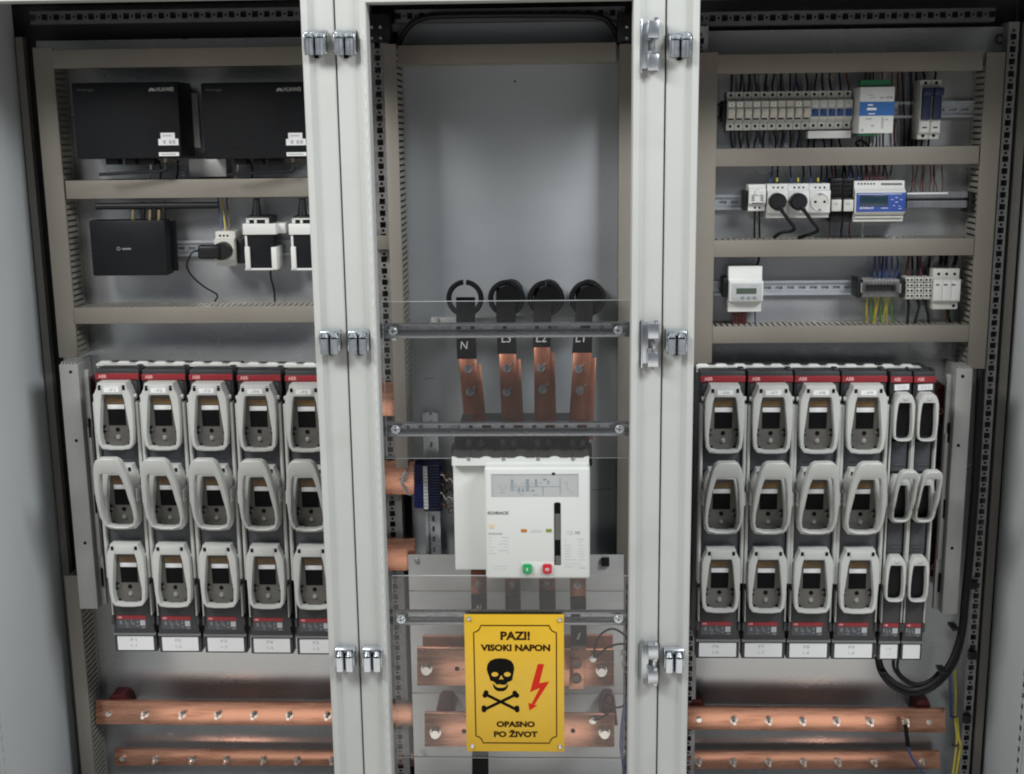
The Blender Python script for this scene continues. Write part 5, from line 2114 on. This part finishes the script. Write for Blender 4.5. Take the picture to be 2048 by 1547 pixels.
r1 = bar_h('thick upper copper bar behind the yellow sign, bolted at both ends', 834, 1228, .225, .012, 1295, 1370, 1299, 1371, plain=(), group='thick copper bars behind the yellow sign')
bar_h('darker copper bar standing behind the thick upper bar of the middle bay', 845, 1226, .262, .012, 1272, 1312, 1270, 1312, m='copper_dark', group='thick copper bars behind the yellow sign')
r2 = bar_h('thick lower copper bar behind the yellow sign with a red support', 849, 1229, .225, .012, 1425, 1492, 1428, 1493, group='thick copper bars behind the yellow sign')
for rt, px, py in ((r1, 853, 1336), (r1, 1203, 1339), (r2, 871, 1463), (r2, 1209, 1463)):
    x, z = Wp(px, py, .225)
    g = G()
    g.cyl((x, .2225, z), (x, .225, z), .0125, n=22)
    g.cyl((x, .212, z), (x, .2225, z), .0098, n=20)
    g.build('bolt', 'steel_bolt', rt)
for rt, px, py in ((r1, 914, 1336), (r2, 928, 1461), (r2, 1146, 1460)):
    x, z = Wp(px, py, .225)
    g = G()
    g.cyl((x, .2242, z), (x, .226, z), .0052, n=16)
    g.build('hole', 'slot_black', rt)
mount('red insulator behind the left end of the thick lower copper bar', 868, 1417, 908, 1440, .24, .335)
mount('red insulator behind the right end of the thick lower copper bar', 1200, 1413, 1236, 1450, .24, .335)
for px, py, k in ((1186, 1316, 0), (1186, 1440, 1)):
    x, z = Wp(px, py, .222)
    root = thing('ring_terminal', ['tin ring terminal on the thick upper copper bar right of the sign', 'tin ring terminal on the thick lower copper bar right of the sign'][k], 'cable lug', (x, .225, z - .008), 'ring terminals')
    g = G()
    g.ring(round_poly((x, z), .0085, 18), round_poly((x, z), .0040, 18), .220, .2242, .0006)
    g.cyl((x, .217, z), (x, .223, z), .0046, n=6)
    g.build('lug_ring', 'steel_bolt', root)
Y = .205
zz4 = lambda zx, zy: (900 + zx / 4.457, 1200 + zy / 4.457)


def zwire(name, label, cat, zpts, r, m, Ys, group=None):
    pts = []
    n = len(zpts)
    for i, (a, b) in enumerate(zpts):
        p = zz4(a, b)
        y = Ys[0] + (Ys[1] - Ys[0]) * i / (n - 1)
        pts.append((p[0], p[1], y))
    return wire(name, label, cat, pts, r, m, group, res=6)


zwire('wire', 'thin black wire arching high from the upper ring terminal to the white frame', 'wire', [(1285, 500), (1295, 400), (1340, 305), (1440, 250), (1540, 292), (1605, 380)], .0024, 'black_cable', (.215, .18), 'thin black wires right of the sign')
zwire('wire', 'thin black wire running nearly level from upper ring terminal to the white frame', 'wire', [(1300, 505), (1340, 465), (1400, 420), (1480, 390), (1550, 385), (1608, 392)], .0024, 'black_cable', (.215, .18), 'thin black wires right of the sign')
zwire('wire', 'thin black wire with a small loop above the thick lower copper bar', 'wire', [(1605, 760), (1600, 830), (1575, 905), (1510, 950), (1440, 935), (1388, 895), (1392, 845), (1425, 835), (1450, 880), (1440, 940), (1400, 1010), (1340, 1045), (1285, 1068)], .0022, 'black_cable', (.17, .215), 'thin black wires right of the sign')
zwire('cable', 'dark cable hanging along the right edge of the middle bay, beside the sign', 'cable', [(1612, 130), (1614, 260), (1616, 420), (1612, 600), (1604, 760), (1575, 860)], .0050, 'black_cable', (.18, .18))
zwire('cable', 'thin violet cable running down the right edge below the black cable clip', 'cable', [(1600, 420), (1600, 600), (1592, 780), (1555, 940), (1530, 1120), (1522, 1300), (1540, 1420), (1552, 1600)], .0030, 'violet_wire', (.17, .17))
zwire('cable', 'second violet cable at the bottom right edge of the middle bay, lighter', 'cable', [(1590, 820), (1560, 1000), (1540, 1150), (1535, 1300), (1545, 1450), (1556, 1600)], .0026, 'blue_wire', (.19, .19))
g = G()
g.pbox(1251, 1360, 1268, 1377, .150, .19, .002)
tag(g.build('cable_clip', 'black_plastic'), 'black cable clip on the violet cables right of the sign', 'cable clip')

# ================================================================== slotted rails, clear sheets and the sign
def slotted_rail(label, ya, y1_, y2_, yb, px0=754, px1=1272):
    Y = .060
    x0, x1, z0, z1 = rect(px0, ya, px1, yb, Y)
    zc1 = Wp(1012, y1_, Y)[1]
    zc0 = Wp(1012, y2_, Y)[1]
    root = thing('slotted_rail', label, 'slotted rail', ((x0 + x1) / 2, .08, z0), 'slotted zinc rails across the middle bay')
    g = G()
    h = (zc1 - zc0)
    # web with long and round slots
    a, b = zc0, zc1
    m0, m1 = a + h * .28, b - h * .28
    g.box(x0, x1, Y + .014, Y + .016, a, m0)
    g.box(x0, x1, Y + .014, Y + .016, m1, b)
    p = x0
    k = 0
    while p < x1:
        sol, hole = (.018, .019) if k % 2 == 0 else (.018, .008)
        g.box(p, min(p + sol, x1), Y + .014, Y + .016, m0, m1)
        p += sol + hole
        k += 1
    g.box(x0, x1, Y, Y + .0135, zc1 + .0002, z1, .0008)
    g.box(x0, x1, Y, Y + .0135, z0, zc0 - .0002, .0008)
    g.build('rail', 'zinc_rail', root)
    return root


ra = slotted_rail('topmost slotted zinc rail, just below the black rings', 647, 651, 665, 676)
rb = slotted_rail('middle slotted zinc rail, just above the white circuit breaker', 844, 848, 862, 871)
rc = slotted_rail('lowest slotted zinc rail, passing behind the top of the yellow sign', 1222, 1227, 1242, 1249)


def sheet(label, px0, py0, px1, py1, screws):
    Y = .050
    x0, x1, z0, z1 = rect(px0, py0, px1, py1, Y)
    root = thing('clear_sheet', label, 'clear sheet', ((x0 + x1) / 2, Y + .004, z0), 'clear plastic cover sheets')
    g = G()
    g.box(x0 + .0006, x1 - .0006, Y, Y + .004, z0 + .0006, z1 - .0006)
    g.build('pane', 'clear_sheet', root)
    for a in ((x0, x1, z1 - .0007, z1), (x0, x1, z0, z0 + .0007), (x0, x0 + .0006, z0 + .0007, z1 - .0007), (x1 - .0006, x1, z0 + .0007, z1 - .0007)):
        g = G()
        g.box(a[0], a[1], Y, Y + .004, a[2], a[3])
        g.build('polished_edge', 'clear_edge', root)
    for px, py in screws:
        x, z = Wp(px, py, Y - .003)
        g = G()
        g.cyl((x, Y - .0015, z), (x, Y - .0002, z), .0088, n=20)
        g.cyl((x, Y - .0055, z), (x, Y - .0015, z), .0055, .0068, n=16)
        sc_ = g.build('cover_screw', 'zinc_bright', root)
        g = G()
        g.box(x - .0042, x + .0042, Y - .0058, Y - .005, z - .0007, z + .0007)
        g.box(x - .0007, x + .0007, Y - .0058, Y - .005, z - .0042, z + .0042)
        g.build('screw_cross', 'slot_black', sc_, 0)
    return root


sheet('upper clear plastic sheet over the copper lugs, screwed to two zinc rails', 769, 602, 1263, 915, ((786, 663), (1236, 661), (791, 858), (1239, 857)))
sheet('lower clear plastic sheet carrying the yellow warning sign', 790, 1150, 1262, 1515, ((802, 1238), (1237, 1237)))
for px, py0, py1 in ((784, 668, 684),):
    g = G()
    g.pbox(779, 664, 794, 683, .062, .09, .0015)
    tag(g.build('rail_bracket', 'zinc_bright'), 'small bright bracket under left end of the topmost slotted rail', 'bracket')

# ---- warning sign
YSN = .040
c0 = [zz4(125, 124), zz4(1010, 130), zz4(1025, 1344), zz4(150, 1345)]
TL, TR, BR, BL = [P3(p[0], p[1], YSN) for p in c0]
xc = (TL.x + TR.x + BR.x + BL.x) / 4
wd = ((TR.x - TL.x) + (BR.x - BL.x)) / 2
zt_, zb_ = (TL.z + TR.z) / 2, (BL.z + BR.z) / 2


def S(zx, zy):
    v = (zy - 126) / (1344 - 126)
    xl_ = 125 + 25 * v
    xr_ = 1010 + 15 * v
    u = (zx - xl_) / (xr_ - xl_)
    return xc + (u - .5) * wd, zt_ + (zb_ - zt_) * v


root = thing('warning_sign', 'yellow high voltage sign with black skull and red arrow', 'warning sign', (xc, .048, zb_))
g = G()
g.box(xc - wd / 2, xc + wd / 2, YSN, YSN + .0055, zb_, zt_, .0008)
pan = g.build('panel', 'sign_yellow', root)


def stext(body, a, b, c, d, bold, nm):
    (x0_, z1_), (x1_, z0_) = S(a, b), S(c, d)
    text(body, (x0_ + x1_) / 2, (z0_ + z1_) / 2, x1_ - x0_, z1_ - z0_, YSN - .0003, 'sign_brown', pan, name=nm, bold=bold, th=.0005)


stext('PAZI!', 448, 268, 712, 346, .042, 'lettering')
stext('VISOKI NAPON', 272, 383, 892, 443, .05, 'lettering')
stext('OPASNO', 415, 1068, 760, 1122, .05, 'lettering')
stext('PO \u017dIVOT', 392, 1146, 785, 1213, .05, 'lettering')


def spoly(pts, m, nm, y=-.0003):
    g = G()
    g.prism([S(*p) for p in pts], YSN + y, YSN + y + .0006)
    bmesh.ops.triangulate(g.bm, faces=[f for f in g.bm.faces if len(f.verts) > 4])
    return g.build(nm, m, pan, 0)


# border line with notched corners
loop = []


def arc(cx, cy, r, a0, a1):
    for k in range(9):
        t = R(a0 + (a1 - a0) * k / 8)
        loop.append((cx + r * math.cos(t), cy + r * math.sin(t)))


arc(208, 213, 64, 88, 4)
arc(947, 213, 64, 176, 92)
arc(957, 1270, 64, 268, 184)
arc(230, 1270, 64, -4, -88)
n = len(loop)
outl, inl = [], []
for i in range(n):
    p, q, s_ = loop[i - 1], loop[i], loop[(i + 1) % n]
    d = Vector((s_[0] - p[0], s_[1] - p[1])).normalized()
    nn = Vector((-d.y, d.x)) * 5
    outl.append(S(q[0] + nn.x, q[1] + nn.y))
    inl.append(S(q[0] - nn.x, q[1] - nn.y))
g = G()
g.ring(outl, inl, YSN - .0003, YSN + .0003)
g.build('border_line', 'sign_brown', pan, 0)
sk = spoly([(450, 505), (400, 510), (358, 528), (335, 558), (327, 600), (335, 635), (348, 665), (360, 705), (386, 712), (400, 722), (420, 742), (440, 735), (462, 742), (482, 735), (500, 740), (515, 718), (535, 710), (554, 702), (557, 665), (567, 635), (573, 600), (566, 558), (543, 528), (502, 510)], 'sign_black', 'skull')
el = lambda cx, cy, a, b, n=18: [(cx + a * math.cos(2 * math.pi * k / n), cy + b * math.sin(2 * math.pi * k / n)) for k in range(n)]
spoly(el(400, 648, 30, 20), 'sign_yellow', 'eye_socket', -.0006)
spoly(el(511, 648, 30, 20), 'sign_yellow', 'eye_socket', -.0006)
spoly([(457, 655), (478, 694), (458, 689), (437, 694)], 'sign_yellow', 'nose_opening', -.0006)
spoly([(383, 732), (386, 760), (404, 786), (430, 799), (475, 799), (500, 786), (516, 760), (521, 732), (508, 742), (494, 760), (470, 768), (432, 768), (408, 758), (396, 740)], 'sign_black', 'jaw')


def bone(p, q, ends):
    g = G()
    d = Vector((q[0] - p[0], q[1] - p[1])).normalized()
    nn = Vector((-d.y, d.x)) * 13
    g.prism([S(p[0] + nn.x, p[1] + nn.y), S(q[0] + nn.x, q[1] + nn.y), S(q[0] - nn.x, q[1] - nn.y), S(p[0] - nn.x, p[1] - nn.y)], YSN - .0003 - bone.k * .0001, YSN + .0003)
    for i, e_ in enumerate(ends):
        g.prism([S(*v) for v in el(e_[0], e_[1], 22, 22)], YSN - .0004 - bone.k * .0001 - i * .00002, YSN + .0003)
    bone.k += 1
    g.build('bone', 'sign_black', pan, 0)


bone.k = 0
bone((312, 824), (592, 962), ((322, 812), (312, 836), (598, 948), (600, 966)))
bone((592, 826), (306, 964), ((578, 814), (596, 836), (303, 948), (304, 966)))
g = G()
for pts in ([(782, 555), (838, 556), (797, 725), (713, 807)], [(797, 725), (886, 710), (802, 768), (713, 807)], [(886, 710), (757, 915), (727, 912), (802, 768)]):
    g.prism([S(*p) for p in pts], YSN - .0003, YSN + .0003)
g.prism([S(*p) for p in [(779, 926), (710, 971), (699, 902)]], YSN - .0004, YSN + .0003)
g.build('lightning_arrow', 'sign_red', pan, 0)
for a, b in ((167, 158), (975, 166), (200, 1296), (986, 1297)):
    x, z = S(a, b)
    g = G()
    g.cyl((x, YSN - .0035, z), (x, YSN, z), .0032, .0050, n=16)
    g.build('screw_head', 'zinc_bright', root)

# ================================================================== cables at the right edge
CAB = [((1959, 736, .35), (1955, 830, .335), (1948, 960, .33), (1937, 1100, .32), (1927, 1200, .31), (1921, 1262, .30), (1902, 1320, .285), (1868, 1362, .275), (1826, 1378, .27), (1789, 1364, .27), (1766, 1340, .275), (1757, 1312, .28)),
       ((1966, 736, .36), (1961, 830, .345), (1954, 960, .34), (1943, 1100, .33), (1933, 1200, .32), (1926, 1265, .305), (1908, 1326, .29), (1871, 1370, .28), (1826, 1385, .275), (1786, 1371, .275), (1762, 1343, .28), (1754, 1312, .285)),
       ((1963, 738, .37), (1958, 850, .36), (1950, 1000, .35), (1938, 1130, .34), (1925, 1230, .325), (1916, 1285, .31), (1890, 1336, .295), (1856, 1362, .285), (1826, 1368, .28), (1802, 1354, .28), (1788, 1334, .28), (1787, 1312, .28))]
for k, (pts, r, lab) in enumerate(zip(CAB, (.0062, .0062, .0036), ('thick black cable looping under the slim fuse switches, inner one', 'thick black cable looping under the slim fuse switches, outermost lower one', 'thinner black cable rising between the two slim fuse switches'))):
    wire('cable', lab, 'cable', pts, r, 'black_cable', 'black cables under the slim fuse switches', res=6, n=10)
wire('cable', 'thin black cable with a tight curve under the rightmost slim fuse switch', 'cable', [(1797, 1312, .28), (1795, 1334, .28), (1806, 1352, .28), (1832, 1366, .283), (1860, 1358, .29), (1886, 1332, .30)], .0030, 'black_cable', 'black cables under the slim fuse switches')
for k, (px, py) in enumerate(((1768, 1345), (1912, 1258), (1888, 1345))):
    g = G()
    g.pbox(px - 7, py - 3, px + 7, py + 3, .262, .30, .001)
    tag(g.build('cable_tie', 'black_plastic'), ['black cable tie at the left end of the black cable loop', 'black cable tie on the black cables below the right side cover', 'black cable tie at the right bottom of the black cable loop'][k], 'cable tie', 'cable ties on the black cable loop')
wire('wire', 'blue wire running down beside yellow green wires at right edge', 'wire', [(1899, 1330, .36), (1901, 1370, .36), (1902, 1405, .35), (1903, 1436, .34)], .0034, 'blue_wire')
wire('wire', 'left yellow green wire at the bottom right edge, tied twice', 'wire', [(1908, 1328, .37), (1911, 1380, .36), (1910, 1430, .35), (1914, 1470, .345), (1912, 1500, .34), (1904, 1560, .34)], .0028, 'yellow_wire', 'yellow green wires at the right edge')
wire('wire', 'right yellow green wire at the bottom right edge, brightest yellow', 'wire', [(1914, 1430, .355), (1917, 1470, .345), (1921, 1490, .34), (1917, 1520, .34), (1909, 1565, .34)], .0028, 'yellow_wire', 'yellow green wires at the right edge')
for k, (px, py) in enumerate(((1908, 1431), (1910, 1488))):
    g = G()
    g.tube([P3(px - 7, py - 2, .335), P3(px, py + 2, .328), P3(px + 7, py, .335)], .0018)
    tag(g.build('cable_tie', 'black_plastic'), ['upper black tie round the yellow green wires at right edge', 'lower black tie round the yellow green wires at right edge'][k], 'cable tie', 'cable ties on the yellow green wires')
root = pthing('earth_lead', 'blue wire with black sleeve bolted to the upper right copper bar', 'wire', 1830, 1560, .31)
g = G()
g.tube([P3(1811, 1448, .340), P3(1813, 1466, .336), P3(1816, 1490, .338)], .0050, n=10)
g.build('black_sleeve', 'black_sleeve', root)
g = G()
g.tube([P3(1815, 1486, .338), P3(1821, 1508, .337), P3(1836, 1532, .335), P3(1858, 1560, .335)], .0026)
g.build('blue_core', 'blue_wire', root)
for k, (px, py) in enumerate(((1947, 1170), (1946, 1311), (1935, 1438))):
    g = G()
    g.pbox(px - 8, py - 9, px + 8, py + 8, .372, .384, .002)
    tag(g.build('cable_clip', 'black_plastic'), '%s black clip on the right post beside the cables' % ['upper', 'middle', 'lower'][k], 'cable clip', 'black clips on the right post')
